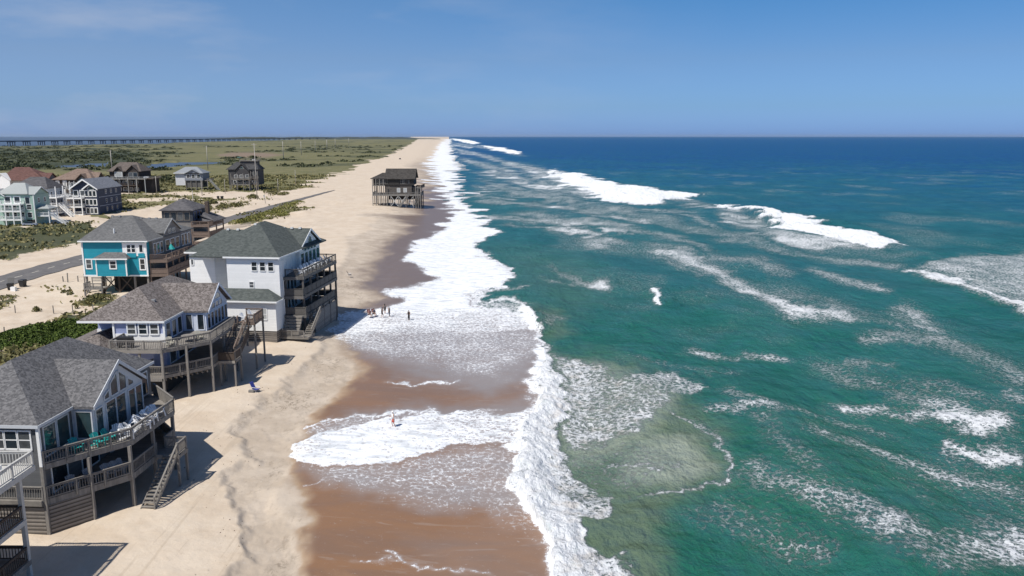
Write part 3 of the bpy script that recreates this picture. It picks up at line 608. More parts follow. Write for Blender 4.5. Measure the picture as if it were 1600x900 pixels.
class House:
    """builds parts under one empty; every z given is height above the sea"""
    def __init__(s, name, label, cat, xy, rot, ground):
        s.g = ground; s.root = thing(name, label, cat, (xy[0], xy[1], ground), rot); s.xy = xy; s.rot = R(rot)
    def mb(s): return MB()
    def put(s, mb, name, m, label=None, parent=None, smooth=False):
        mb.v = [(x, y, z - s.g) for x, y, z in mb.v]
        o = mb.build(name, m, parent or s.root, smooth)
        if label: o['label'] = label
        return o
    def world(s, x, y):
        c, n = math.cos(s.rot), math.sin(s.rot); return s.xy[0] + x * c - y * n, s.xy[1] + x * n + y * c
    def ground(s, x, y): return gz(*s.world(x, y)) - 0.25
    def wall(s, poly, z0, z1, m, name='wall', label=None): return s.put(MB().prism(poly, z0, z1), name, m, label)
    def window(s, a, b, z0, z1, trim=None, glass=None, nx=1, nz=1, fw=0.11, name='window', label=None, out=0.07):
        """a -> b runs left to right as seen from outside"""
        trim = trim or W_TRIM; L = math.hypot(b[0] - a[0], b[1] - a[1]); d = ((b[0] - a[0]) / L, (b[1] - a[1]) / L); nn = (d[1], -d[0]); f = MB()
        f.wob(a, d, nn, -fw, 0, 0.003, out, z0 - fw, z1 + fw); f.wob(a, d, nn, L, L + fw, 0.003, out, z0 - fw, z1 + fw)
        f.wob(a, d, nn, 0, L, 0.003, out, z1, z1 + fw); f.wob(a, d, nn, 0, L, 0.003, out + 0.03, z0 - fw, z0)
        for i in range(1, nx): f.wob(a, d, nn, L * i / nx - fw * .45, L * i / nx + fw * .45, 0.003, out - 0.01, z0, z1)
        for i in range(1, nz):
            zz = z0 + (z1 - z0) * i / nz; f.wob(a, d, nn, 0, L, 0.003, out - 0.02, zz - 0.035, zz + 0.035)
        w = s.put(f, name, trim, label); s.put(MB().wob(a, d, nn, 0.002, L - 0.002, 0.004, 0.030, z0 + 0.002, z1 - 0.002), 'pane', glass or (GLASS_B if random.random() < .22 else GLASS), None, w); return w
    def row(s, a, b, z0, z1, n, gap, **k):
        L = math.hypot(b[0] - a[0], b[1] - a[1]); d = ((b[0] - a[0]) / L, (b[1] - a[1]) / L); w = (L - gap * (n - 1)) / n
        for i in range(n):
            t = i * (w + gap); s.window((a[0] + d[0] * t, a[1] + d[1] * t), (a[0] + d[0] * (t + w), a[1] + d[1] * (t + w)), z0, z1, **k)
    def polywindow(s, a, b, prof, m=None):
        """glass of any outline: prof = (distance along a->b, z) corners"""
        L = math.hypot(b[0] - a[0], b[1] - a[1]); d = ((b[0] - a[0]) / L, (b[1] - a[1]) / L); nn = (d[1], -d[0]); f = MB()
        P = lambda q, t: (a[0] + d[0] * q[0] + nn[0] * t, a[1] + d[1] * q[0] + nn[1] * t, q[1])
        f.hexa([P(q, 0.004) for q in prof], [P(q, 0.03) for q in prof])
        fr = MB(); n_ = len(prof)
        for i in range(n_):
            fr.beam(P(prof[i], 0.035), P(prof[(i + 1) % n_], 0.035), 0.08, 0.12)
        w = s.put(fr, 'window', m or W_TRIM); s.put(f, 'pane', GLASS2, None, w)
    def rail(s, pts, z, h=1.0, m=None, gap=0.19, solid=False, name='railing', posts=1.8, cap=None, slats=False, label=None):
        m = m or POSTWOOD; f = MB()
        for i in range(len(pts) - 1):
            a, b = Vector(pts[i]), Vector(pts[i + 1]); L = (b - a).length; d = (b - a) / L
            f.beam((*a, z + h), (*b, z + h), 0.15, 0.06); f.beam((*a, z + h - .12), (*b, z + h - .12), 0.05, 0.09); f.beam((*a, z + .12), (*b, z + .12), 0.05, 0.09)
            if solid: f.beam((*a, z + h * .52), (*b, z + h * .52), 0.03, h * .78)
            elif slats:
                for q in (.34, .52, .70): f.beam((*a, z + h * q), (*b, z + h * q), 0.04, 0.05)
            else:
                k = max(1, int(L / gap))
                for j in range(1, k): c = a + d * (L * j / k); f.beam((*c, z + .12), (*c, z + h - .12), 0.04, 0.04)
            k = max(1, round(L / posts))
            for j in range(k + (i == len(pts) - 2)):
                c = a + d * (L * j / k); f.box(c.x - .06, c.x + .06, c.y - .06, c.y + .06, z - .25, z + h + .05)
        return s.put(f, name, m, label)
    def deck(s, poly, z, th=0.34, m=None, name='deck', label=None): return s.put(MB().prism(poly, z - th, z), name, m or GREYWOOD, label)
    def post(s, x, y, z1, w=0.22, m=None, z0=None):
        z0 = s.ground(x, y) if z0 is None else z0
        return s.put(MB().box(x - w / 2, x + w / 2, y - w / 2, y + w / 2, z0, z1), 'post', m or POSTWOOD)
    def stair(s, top, bot, w, m=None, railm=None, rails=(1, 1), name='stair'):
        """flight between two edges given as centre points (x, y, z)"""
        T, B = Vector(top), Vector(bot); h = T.z - B.z; n = max(2, round(h / 0.19)); d = (B - T); flat = Vector((d.x, d.y, 0)); flat.normalize(); side = Vector((-flat.y, flat.x, 0))
        f = MB()
        for i in range(n):
            c = T + d * ((i + .5) / n); f.beam(c - side * w / 2, c + side * w / 2, 0.28, 0.05)
        for q in (-1, 1): f.beam(T + side * q * w / 2 - Vector((0, 0, .1)), B + side * q * w / 2 - Vector((0, 0, .1)), 0.06, 0.28)
        o = s.put(f, name, m or GREYWOOD)
        g = MB()
        for q, on in zip((-1, 1), rails):
            if not on: continue
            a, b = T + side * q * (w / 2 + .05), B + side * q * (w / 2 + .05); up = Vector((0, 0, 1))
            g.beam(a + up * .95, b + up * .95, .14, .06); g.beam(a + up * .25, b + up * .25, .04, .08)
            for j in range(n + 1):
                c = a + (b - a) * (j / n); big = j % 5 == 0 or j == n; g.beam(c + up * (-.1 if big else .22), c + up * .95, .1 if big else .04, .1 if big else .04)
        if g.v: s.put(g, 'stair_railing', railm or POSTWOOD)
        return o
    def hip(s, f, x0, x1, y0, y1, z, ra, rb, zr, th=0.2):
        """hip roof solid: eaves rectangle at z, ridge from ra to rb at zr"""
        c = [(x0, y0), (x1, y0), (x1, y1), (x0, y1)]; k = len(f.v)
        f.v += [(*p, z - th) for p in c] + [(*p, z) for p in c] + [(*ra, zr), (*rb, zr)]
        f.f += [(k + 3, k + 2, k + 1, k)] + [(k + i, k + (i + 1) % 4, k + 4 + (i + 1) % 4, k + 4 + i) for i in range(4)]
        if abs(rb[0] - ra[0]) >= abs(rb[1] - ra[1]):
            f.f += [(k + 4, k + 5, k + 9, k + 8), (k + 5, k + 6, k + 9), (k + 6, k + 7, k + 8, k + 9), (k + 7, k + 4, k + 8)]
        else:
            f.f += [(k + 4, k + 5, k + 8), (k + 5, k + 6, k + 9, k + 8), (k + 6, k + 7, k + 9), (k + 7, k + 4, k + 8, k + 9)]
        return f
    def fascia(s, poly, z, h=0.2, m=None, closed=True):
        f = MB(); n = len(poly)
        for i in range(n if closed else n - 1):
            a, b = poly[i], poly[(i + 1) % n]; f.beam((*a, z - h / 2), (*b, z - h / 2), 0.07, h + 0.03)
        return s.put(f, 'fascia', m or W_TRIM)
    def gable(s, f, c, d, w, t0, t1, ze, zr, th=0.2):
        """two roof slopes: c centre of the front, d unit ridge direction, w half width, from t0 to t1 along d"""
        sd = (-d[1], d[0]); pr = [(-w, ze), (0, zr), (w, ze), (w, ze - th), (0, zr - th * 1.15), (-w, ze - th)]
        P = lambda q, t: (c[0] + sd[0] * q[0] + d[0] * t, c[1] + sd[1] * q[0] + d[1] * t, q[1])
        for half in ((0, 1, 4, 5), (1, 2, 3, 4)):
            f.hexa([P(pr[i], t0) for i in half], [P(pr[i], t1) for i in half])
        return f
    def rake(s, c, d, w, t0, ze, zr, m=None, th=0.28):
        f = MB(); s.gable(f, c, d, w + 0.02, t0 - 0.06, t0, ze + 0.03, zr + 0.03, th); return s.put(f, 'rake_board', m or W_TRIM)
    def gablewall(s, c, d, w, t0, t1, z0, ze, zr, m, name='gable_wall', label=None):
        sd = (-d[1], d[0]); pr = [(-w, z0), (w, z0), (w, ze), (0, zr), (-w, ze)]
        P = lambda q, t: (c[0] + sd[0] * q[0] + d[0] * t, c[1] + sd[1] * q[0] + d[1] * t, q[1])
        return s.put(MB().hexa([P(q, t0) for q in pr], [P(q, t1) for q in pr]), name, m, label)
    def vent(s, x, y, z, m=None): return s.put(MB().box(x - .2, x + .2, y - .18, y + .18, z - .12, z + .16), 'roof_vent', m or VENT)

# ------------------------------------------------------------------ house at the bottom left corner: only its deck tower shows
A = House('deck_house', 'pale house cut off at the bottom left corner with three stacked railed decks', 'house', at(47, 905, 2), 0, 2.0)
PALE = mat('pale_grey_paint', (0.50, 0.49, 0.46), 0.6, 0.06, 3.0)
A.wall([(-14, -14), (-4.6, -14), (-4.6, -2.2), (-14, -2.2)], 1.9, 11.6, mat('cream_siding', (0.62, 0.60, 0.55), 0.6, 0.04))
f = A.hip(MB(), -14.6, -4.2, -14.6, -1.8, 11.8, (-9, -8.6), (-8.4, -6.6), 14.8); A.put(f, 'roof', shingle('grey_shingle_a', (0.10, 0.10, 0.10), (0.2, 0.2, 0.2)))
for z, m, lab in ((9.75, PALE, 'pale top deck'), (6.25, PALE, None), (3.35, GREYWOOD, 'weathered lower deck')):
    q = .75 if z > 9 else .15; A.deck([(-12, -12), (q, -12), (q, q), (-12, q)], z, 0.34, m, label=lab)
    A.rail([(q - .1, -8), (q - .1, q - .1), (-4.5, q - .1)], z, 1.0, PALE if z > 9 else DARKWOOD, 0.2, posts=2.4)
A.put(MB().box(-3.9, -.7, -2.6, -.35, 9.76, 10.25), 'bench', W_TRIM, 'white built in bench at the deck corner')
for x, y, t in ((.0, .05, 9.4), (.0, -4.2, 9.4), (.0, -8.5, 9.4), (-4.4, .05, 9.4)): A.post(x, y, t, 0.26, PALE)

# ------------------------------------------------------------------ grey house with the cathedral window
B = House('grey_house', 'grey shingled beach house nearest the camera with a tall glass gable and two decks', 'house', (-34.262, 54.876), -3, 2.0)
SIDE_B = banded('dark_grey_siding', (0.115, 0.118, 0.122), 0.19, 0.5, 'Z', 0.75, 0.08)
TRIM_B = mat('grey_white_trim', (0.56, 0.58, 0.60), 0.5, 0.04)
SHB = shingle('slate_shingle', (0.085, 0.084, 0.087), (0.170, 0.166, 0.168), 0.20, 0.17)
B.wall([(-9.4, .15), (-.15, .15), (-.15, 16.5), (-9.4, 16.5)], 4.75, 10.3, SIDE_B)
B.wall([(-.2, 4.3), (1.55, 4.3), (1.55, 11.9), (-.2, 11.9)], 7.42, 10.3, TRIM_B, 'wall', 'pale framed bay under the gable')
B.wall([(-9.4, .25), (-1.0, .25), (-1.0, 15), (-9.4, 15)], 1.6, 4.6, SHADOWDARK, 'understorey', 'block painted near black for the shade under the house')  # solid block, its colour painted as the shade below the floor
f = MB(); B.hip(f, -9.75, .12, -.12, 16.85, 10.5, (-4.85, 4.75), (-4.85, 12.0), 14.0); B.gable(f, (1.8, 8.1), (-1, 0), 4.0, 0, 6.5, 10.5, 13.15); B.put(f, 'roof', SHB)
B.gablewall((1.55, 8.1), (-1, 0), 3.7, 0, 0.5, 10.25, 10.35, 12.85, TRIM_B)
B.rake((1.8, 8.1), (-1, 0), 4.0, 0, 10.5, 13.15, TRIM_B)
B.fascia([(-9.75, -.12), (.12, -.12), (.12, 4.15)], 10.5, m=TRIM_B, closed=False); B.fascia([(.12, 12.1), (.12, 16.85), (-9.75, 16.85)], 10.5, m=TRIM_B, closed=False)
B.put(MB().box(-.2, .02, .0, .2, 7.3, 10.3), 'corner_board', W_TRIM); B.put(MB().box(-.2, .05, -.02, .22, 1.7, 7.3), 'post', POSTWOOD)
B.row((-4.6, .15), (-.75, .15), 8.65, 9.95, 4, .16, nz=2)
B.row((-.15, .75), (-.15, 3.75), 7.85, 10.0, 2, .28, trim=TRIM_B, glass=GLASS2)
B.window((.2, 4.3), (1.4, 4.3), 7.9, 10.0, TRIM_B, GLASS2)
B.row((1.55, 4.65), (1.55, 5.55), 7.7, 10.0, 1, .2, trim=TRIM_B, glass=GLASS2)
B.row((1.55, 6.15), (1.55, 8.95), 7.7, 10.1, 2, .16, trim=TRIM_B, glass=GLASS2)
B.row((1.55, 9.55), (1.55, 11.6), 7.7, 10.0, 2, .2, trim=TRIM_B, glass=GLASS2)
a, b = (1.555, 4.4), (1.555, 11.8)
B.polywindow(a, b, [(1.55, 10.4), (2.3, 10.4), (2.3, 11.1), (1.55, 10.75)], TRIM_B); B.polywindow(a, b, [(2.5, 10.4), (3.6, 10.4), (3.6, 12.2), (2.5, 11.45)], TRIM_B)
B.polywindow(a, b, [(3.8, 10.4), (4.9, 10.4), (4.9, 11.45), (3.8, 12.2)], TRIM_B); B.polywindow(a, b, [(5.1, 10.4), (6.0, 10.4), (6.0, 10.7), (5.1, 11.2)], TRIM_B)
B.row((-.15, 12.4), (-.15, 15.8), 7.8, 9.8, 2, .3, trim=TRIM_B, glass=GLASS2)
DB = [(-.1, 0.0), (4.0, 5.2), (4.0, 12.3), (.3, 16.2), (-.1, 16.2)]
B.deck(DB, 7.42, 0.42); B.rail([(.05, .15), (3.95, 5.2), (3.95, 12.3)], 7.42, 1.0, posts=1.6); B.rail([(3.95, 12.3), (.3, 16.1)], 7.42, 1.15, solid=True, label='solid board railing on the far corner')
DB2 = [(-.1, 0.0), (3.95, 4.9), (3.95, 11.9), (.3, 15.9), (-.1, 15.9)]
B.deck(DB2, 4.72, 0.5); B.rail([(.05, .1), (3.9, 4.85), (3.9, 8.9)], 4.72, 1.0); B.rail([(3.9, 10.4), (3.9, 11.9), (.3, 15.8)], 4.72, 1.0, solid=True)
B.window((-.15, 1.2), (-.15, 3.0), 4.85, 6.9, W_TRIM); B.window((-.15, 5.0), (-.15, 7.2), 4.85, 6.9, W_TRIM, nx=2); B.window((-.15, 9.0), (-.15, 11.2), 4.85, 6.9, W_TRIM, nx=2)
for x, y in ((1.95, 2.55), (3.85, 4.95), (3.85, 8.6), (3.85, 12.1), (.5, 15.8), (1.9, 14.2)): B.post(x, y, 7.05, 0.24)
B.rail([(-6, .0), (-.2, 0.0)], 4.72, 1.0); B.deck([(-8, -.25), (-.2, -.25), (-.2, .2), (-8, .2)], 4.72, .4)
B.put(MB().wob((-9.4, 0.02), (1, 0), (0, -1), 0, 9.2, 0, .05, 1.6, 4.3), 'skirt', SKIRT); B.put(MB().wob((-.02, .1), (.63, .777), (.777, -.63), 0.1, 3.1, 0, .05, 1.6, 4.25), 'skirt', SKIRT)
B.deck([(3.95, 8.7), (5.9, 8.7), (5.9, 10.4), (3.95, 10.4)], 4.72, .3, name='landing'); B.stair((5.15, 8.75, 4.72), (5.15, 4.45, 2.0), 1.1, rails=(0, 1))
B.rail([(5.75, 8.8), (5.75, 10.3), (4.0, 10.3)], 4.72, 1.0, gap=.12); B.post(5.75, 10.3, 5.8, .18); B.post(5.75, 8.8, 5.8, .18)

# ------------------------------------------------------------------ lavender house with the brown roof
C = House('lavender_house', 'lavender blue beach house with a speckled brown roof and two rounded decks on posts', 'house', (-34.5, 88.4), 0, 2.0)
SIDE_C = banded('lavender_siding', (0.30, 0.345, 0.53), 0.16, 0.35, 'Z', 0.7, 0.05)
SHC = shingle('brown_shingle', (0.098, 0.084, 0.077), (0.222, 0.196, 0.184), 0.24, 0.18)
TRIM_C = mat('pale_blue_trim', (0.62, 0.67, 0.76), 0.5, 0.04)
C.wall([(-10.6, -.15), (-4.95, -.15), (-4.95, 17.6), (-10.6, 17.6)], 4.9, 10.3, SIDE_C)
C.wall([(-14.3, 3.4), (-10.5, 3.4), (-10.5, 17), (-14.3, 17)], 4.9, 10.3, SIDE_C)
C.wall([(-5, 5.2), (-2.2, 5.2), (-2.2, 12.4), (-5, 12.4)], 8.0, 10.3, TRIM_C, 'wall', 'pale window bay under the gable')
C.put(MB().box(-10.7, -4.85, -.23, -.16, 7.95, 9.0), 'white_band', W_TRIM); C.put(MB().box(-14.4, -10.8, 3.32, 3.39, 7.6, 8.7), 'white_band', W_TRIM)
f = MB(); C.hip(f, -14.6, -4.75, -.45, 18, 10.5, (-9.7, 4.6), (-9.5, 13.0), 13.5); C.gable(f, (-1.75, 8.9), (-1, 0), 3.95, 0, 7.0, 10.5, 13.2); C.put(f, 'roof', SHC)
C.gablewall((-2.2, 8.9), (-1, 0), 3.6, 0, .5, 10.25, 10.35, 12.85, TRIM_C); C.rake((-1.75, 8.9), (-1, 0), 3.95, 0, 10.5, 13.2, TRIM_C)
C.fascia([(-10.9, -.45), (-4.75, -.45), (-4.75, 4.9)], 10.5, closed=False); C.fascia([(-14.6, -.45), (-10.9, -.45)], 10.5, closed=False)
f = MB(); C.hip(f, -17.4, -10.6, -3.9, 10, 7.35, (-12.6, .5), (-12.6, 6.0), 8.9); C.put(f, 'lower_roof', SHC); C.wall([(-17, -3.4), (-11, -3.4), (-11, 9), (-17, 9)], 2.0, 7.2, SIDE_C)
C.fascia([(-17.4, -3.9), (-10.6, -3.9)], 7.35, closed=False); C.window((-12.6, -3.4), (-11.6, -3.4), 6.3, 6.9)
C.row((-9.0, -.23), (-5.6, -.23), 9.0, 10.1, 3, .45, nz=2, fw=.14, out=.08)
for x in (-10.65, -4.95): C.put(MB().box(x - .1, x + .12, -.28, -.05, 7.95, 10.3), 'corner_board', W_TRIM)
C.row((-4.95, .3), (-4.95, 4.6), 8.2, 10.0, 3, .5, trim=TRIM_C)
C.window((-4.6, 5.2), (-3.9, 5.2), 8.2, 10.0, TRIM_C); C.window((-3.2, 5.2), (-2.5, 5.2), 8.2, 10.0, TRIM_C)
C.row((-2.2, 5.6), (-2.2, 12.1), 8.2, 9.9, 6, .35, trim=TRIM_C); C.row((-2.2, 7.2), (-2.2, 10.6), 10.3, 10.9, 3, .3, trim=TRIM_C)
C.polywindow((-2.195, 7.2), (-2.195, 10.6), [(.4 + 1.3 * (1 - math.cos(t)), 11.2 + .85 * math.sin(t)) for t in [math.pi * i / 8 for i in range(8, -1, -1)]][::-1], TRIM_C)
DC = [(-9.6, -3.7), (-3.9, -3.75), (.1, .35), (0, 13), (-4.9, 13), (-4.9, -.2), (-9.6, -.2)]
C.deck(DC, 8.0, .36); C.rail([(-9.5, -.3), (-9.5, -3.6), (-3.9, -3.65), (.0, .38), (-.05, 8.6)], 8.0, 1.05, posts=1.9)
DC2 = [(-6.5, -3.6), (-3.9, -3.7), (.05, .35), (0, 13), (-4.9, 13), (-4.9, -.3), (-6.5, -.3)]
C.deck(DC2, 5.1, .36); C.rail([(-6.4, -.4), (-6.4, -3.5), (-3.9, -3.55), (-.0, .38), (-.05, 2.6)], 5.1, 1.0); C.rail([(-.05, 4.6), (-.05, 9)], 5.1, 1.0)
C.put(MB().wob((-6.5, -3.66), (1, 0), (0, -1), 0, 2.6, 0, .06, 4.45, 4.75), 'beam', POSTWOOD)
f = MB()
for i in range(9):
    x = -3.7 + i * .42; f.beam((x, -3.4 + i * .41, 4.55), (x - 1.6, -1.7 + i * .41, 4.55), .06, .22)
C.put(f, 'joists', POSTWOOD)
C.wall([(-10.4, .2), (-5.2, .2), (-5.2, 16), (-10.4, 16)], 1.6, 4.8, SHADOWDARK, 'understorey', 'block painted near black for the shade under the house')  # shade below the floor painted on as a near-black block
C.row((-4.95, .8), (-4.95, 12), 5.3, 7.3, 5, .8)
for x, y in ((-3.9, -3.6), (-1.95, -1.7), (0, .4), (0, 4.4), (0, 8.7), (-6.4, -3.5), (-9.5, -3.55)): C.post(x, y, 9.0 if x < -9 else 8.0, .24)
C.deck([(0, 9.4), (2.2, 9.4), (2.2, 13.2), (0, 13.2)], 8.0, .3, BROWNDECK, 'landing'); C.rail([(1.3, 9.5), (2.1, 9.5), (2.1, 13.1), (0, 13.1)], 8.0, 1.05, BROWNDECK, gap=.13)
C.stair((.68, 9.4, 8.0), (.68, 3.9, 5.1), 1.0, rails=(1, 1), railm=BROWNDECK)
C.deck([(.05, 2.2), (2.0, 2.2), (2.0, 4.6), (.05, 4.6)], 5.1, .3, name='landing'); C.rail([(.1, 2.3), (1.9, 2.3), (1.9, 4.5)], 5.1, 1.0, DARKWOOD, solid=True)
for x, y, t in ((.2, 2.4, 5.1), (1.9, 2.4, 6.1), (1.9, 4.5, 6.1), (2.1, 9.6, 9.0), (2.1, 13, 9.0)): C.post(x, y, t, .2)
C.put(MB().hexa([(1.44, 4.6, 4.3), (1.5, 4.6, 4.3), (1.5, 9.4, 6.5), (1.44, 9.4, 6.5)], [(1.44, 4.6, 5.0), (1.5, 4.6, 5.0), (1.5, 9.4, 7.8), (1.44, 9.4, 7.8)]), 'stair_screen', DARKWOOD)
for x, y in ((-7.4, 3.2), (-6.9, 11.5), (-5.8, 7.0)): C.vent(x, y, 10.6 + .58 * (-4.75 - x))
C.vent(-10.8, 3.2, 12.55)

# ------------------------------------------------------------------ white three storey house standing at the water's edge
D = House('white_house', 'white three storey beach house with a grey green roof, its decks standing over the wash', 'house', at(442, 530, 2), -6, 1.6)
SIDE_D = banded('white_siding', (0.84, 0.84, 0.82), 0.2, 0.3, 'Z', 0.6, 0.02, 0.86)
SHD = shingle('green_grey_shingle', (0.060, 0.070, 0.066), (0.095, 0.106, 0.100), 0.25, 0.35)
DECK_D = banded('brown_grey_deck', (0.140, 0.132, 0.122), .15, .3, 'Y', .85, .12)
RAIL_D = mat('brown_grey_rail', (0.105, 0.098, 0.09), 0.85, 0.2, 5.0, stretch=(4, 4, .6))
D.wall([(-8.0, .4), (-.15, .4), (-1.2, 9.8), (-1.0, 19.6), (-8.0, 19.6)], 1.5, 13.75, SIDE_D)
D.wall([(-15.2, 3.4), (-11.3, 3.4), (-9.6, 5.0), (-7.9, 5.0), (-7.9, 19), (-15.2, 19)], 1.5, 13.9, SIDE_D)
D.wall([(-1.3, 9.7), (-.6, 9.7), (-.5, 18.6), (-1.3, 18.6)], 10.75, 13.8, SIDE_D, 'wall', 'window bay under the sea gable')
f = MB(); D.hip(f, -13.4, .15, -.05, 20.2, 14.0, (-6.6, 9.2), (-6.6, 11.5), 18.0); D.hip(f, -15.7, -4, 2.9, 19.6, 14.15, (-13.0, 10.4), (-7.0, 10.6), 16.7); D.gable(f, (-.2, 14.2), (-1, 0), 4.9, 0, 6.0, 13.9, 16.6)
D.put(f, 'roof', SHD); D.gablewall((-.55, 14.2), (-1, 0), 4.4, 0, .5, 13.7, 13.75, 16.2, SIDE_D); D.rake((-.2, 14.2), (-1, 0), 4.9, 0, 13.9, 16.6)
D.fascia([(-8.3, -.05), (.15, -.05), (.15, 8.8)], 14.0, closed=False); D.fascia([(-15.7, 2.9), (-11.0, 2.9)], 14.15, closed=False)
D.row((-4.2, .4), (-1.0, .4), 12.0, 13.2, 3, .5, nz=2, fw=.1); D.row((-4.7, .4), (-4.1, .4), 9.5, 10.3, 1, .1, nz=2)
D.window((-14.9, 3.4), (-14.6, 3.4), 12.2, 13.0)
D.row((-.3, 1.4), (-1.1, 8.6), 11.0, 13.2, 5, .45, glass=GLASS2); D.row((-.6, 10.2), (-.52, 18.2), 11.0, 13.0, 5, .5, glass=GLASS2); D.row((-.57, 11.6), (-.54, 16.8), 13.3, 13.8, 4, .4, glass=GLASS2)
D.polywindow((-.545, 13.2), (-.545, 15.2), [(0, 14.3), (2.0, 14.3), (1.6, 15.2), (1.0, 15.5), (.4, 15.2)])
for z in (5.2, 8.0):
    D.row((-.35, 2.2), (-1.05, 8.8), z + .25, z + 2.15, 4, .7, glass=GLASS2); D.row((-1.15, 10.6), (-1.0, 18.6), z + .25, z + 2.15, 4, 1.0, glass=GLASS2)
# low front wing
D.wall([(-12, -1.7), (-.1, -1.7), (-.1, .5), (-12, .5)], 3.6, 7.85, SIDE_D, 'wall', 'low front wing'); D.wall([(-12, -1.6), (-.2, -1.6), (-.2, .4), (-12, .4)], 1.2, 3.58, SKIRT, 'skirt')
k = [(-12.3, -2.2, 8.0), (.3, -2.2, 8.0), (.3, .3, 8.0), (-1.9, .3, 9.35), (-12.3, .3, 9.35)]
f = MB(); f.face(k[:2] + [k[3], k[4]]); f.face([k[1], k[2], k[3]]); f.face([k[0], (-12.3, .3, 8.0), k[4]]); f.face([(-12.3, -2.2, 7.8), (.3, -2.2, 7.8), (.3, .3, 7.8), (-12.3, .3, 7.8)])
f.face([k[0], k[1], (.3, -2.2, 7.8), (-12.3, -2.2, 7.8)]); f.face([k[1], k[2], (.3, .3, 7.8), (.3, -2.2, 7.8)]); D.put(f, 'lower_roof', SHD)
D.fascia([(-12.3, -2.2), (.3, -2.2), (.3, .2)], 8.0, closed=False); D.row((-2.4, -1.7), (-1.5, -1.7), 5.3, 6.8, 1, .1, nz=2, glass=BLIND)
for z, rl in ((10.75, True), (7.95, True), (5.15, True)):
    x1 = 2.5 if z > 6 else 2.8; y1 = 18.6 if z > 6 else 16.5
    D.deck([(-1.0, 2.0 if z > 6 else 1.6), (x1, 2.9 if z > 9 else 2.4), (x1 - .2, y1), (-1.2, y1)], z, .45, DECK_D)
    y0 = 3.0 if z > 9 else 2.5
    D.rail([(-.2, y0 - .3), (x1 - .1, y0), (x1 - .3, y1 - .1), (-1, y1 - .1)], z, 1.1, RAIL_D, solid=z < 9, posts=2.0, slats=z > 9)
for y in (3.1, 6.2, 9.4, 12.6, 15.6, 18.4): D.post(2.3 - y * .012, y, 10.7, .26, RAIL_D)
D.post(-.05, 2.4, 10.7, .24, RAIL_D)
D.deck([(-.3, -.4), (4.0, -.4), (4.0, 2.2), (-.3, 2.2)], 2.45, .3, GREYWOOD, 'landing'); D.rail([(-.25, 0), (-.25, -.35), (3.3, -.35)], 2.45, .95, POSTWOOD, slats=True)
f = MB()
for i in range(7): f.box(-.1, 2.35, -.1 + .32 * i, .32 + .32 * i, 2.45 + .38 * i, 2.75 + .38 * i)
D.put(f, 'stair', GREYWOOD); D.stair((3.4, 5.6, 5.15), (3.4, .9, 2.45), 1.1, rails=(0, 1))
D.put(MB().wob((2.9, 2.3), (-.012, 1), (1, .012), 3.4, 14, 0, .06, 1.0, 4.7), 'skirt', banded('grey_lattice', (0.21, 0.20, 0.19), .24, .6, 'Z', .85, .1, .3, gapw=.4))
for y in (4, 7, 10, 13, 16): D.post(2.75, y, 5.1, .26, RAIL_D)
for x in (-13.4, -11.8, -10.2, -8.8): D.vent(x + 1.4, 10.0, 16.75, WVENT)
D.vent(-6.9, 8.6, 17.75, WVENT)
for i in range(3): D.vent(-4.6 + 1.35 * i, 13.9, 16.62, WVENT)

# ------------------------------------------------------------------ teal house
E = House('teal_house', 'bright teal house on stilts with white trim and a long brown deck', 'house', (-79.23, 146.54), 0, 2.0)
TEAL = banded('teal_siding', (0.012, 0.275, 0.36), 0.2, 0.3, 'Z', 0.6, 0.04, 0.85)
SHE = shingle('mid_grey_shingle', (0.105, 0.105, 0.105), (0.155, 0.155, 0.155), 0.25, 0.35)
GREYSIDE = banded('grey_shake_siding', (0.20, 0.19, 0.18), 0.22, 0.5, 'Z', 0.8, 0.1)
E.wall([(-1.1, 1.6), (10.9, 1.6), (10.9, 22), (-1.1, 22)], 5.4, 11.7, TEAL); E.wall([(10.88, 3.0), (11.4, 3.0), (11.4, 22), (10.88, 22)], 5.5, 11.65, GREYSIDE, 'wall', 'grey shake wall towards the sea')
f = MB(); E.hip(f, -1.5, 11.5, 1.0, 23, 11.9, (1.2, 10.2), (4.2, 11.4), 15.7); E.gable(f, (11.7, 12.2), (-1, 0), 4.2, 0, 6.5, 12.6, 15.05); E.put(f, 'roof', SHE)
E.gablewall((11.4, 12.2), (-1, 0), 3.9, 0, .5, 11.6, 12.5, 14.75, GREYSIDE); E.rake((11.7, 12.2), (-1, 0), 4.2, 0, 12.6, 15.05, BLIND)
E.fascia([(-1.5, 1.0), (11.5, 1.0)], 11.9, closed=False); E.fascia([(11.5, 1.0), (11.5, 7.8)], 11.9, closed=False, m=BLIND)
E.put(MB().box(-1.2, 11.0, 1.5, 1.62, 5.15, 5.42), 'base_trim', W_TRIM)
for x in (-1.1, 10.75): E.put(MB().box(x - .06, x + .22, 1.52, 1.7, 5.4, 11.7), 'corner_board', W_TRIM)
E.wall([(1.9, .3), (7.6, .3), (7.6, 1.62), (1.9, 1.62)], 5.4, 8.7, TEAL, 'wall', 'teal entrance bay'); f = MB(); E.hip(f, 1.5, 8.0, -.1, 3.2, 8.75, (3.3, 1.9), (6.6, 1.9), 9.9); E.put(f, 'lower_roof', SHE)
for x in (1.9, 7.45): E.put(MB().box(x - .04, x + .18, .24, .4, 5.4, 8.7), 'corner_board', W_TRIM)
E.fascia([(1.5, -.1), (8.0, -.1)], 8.75, closed=False)
E.window((-.5, 1.6), (.4, 1.6), 6.7, 8.3, nz=2, fw=.2); E.window((4.6, .3), (5.6, .3), 6.9, 8.2, nz=2, fw=.2); E.window((9.6, 1.6), (10.4, 1.6), 6.5, 8.4, nz=2, fw=.2)
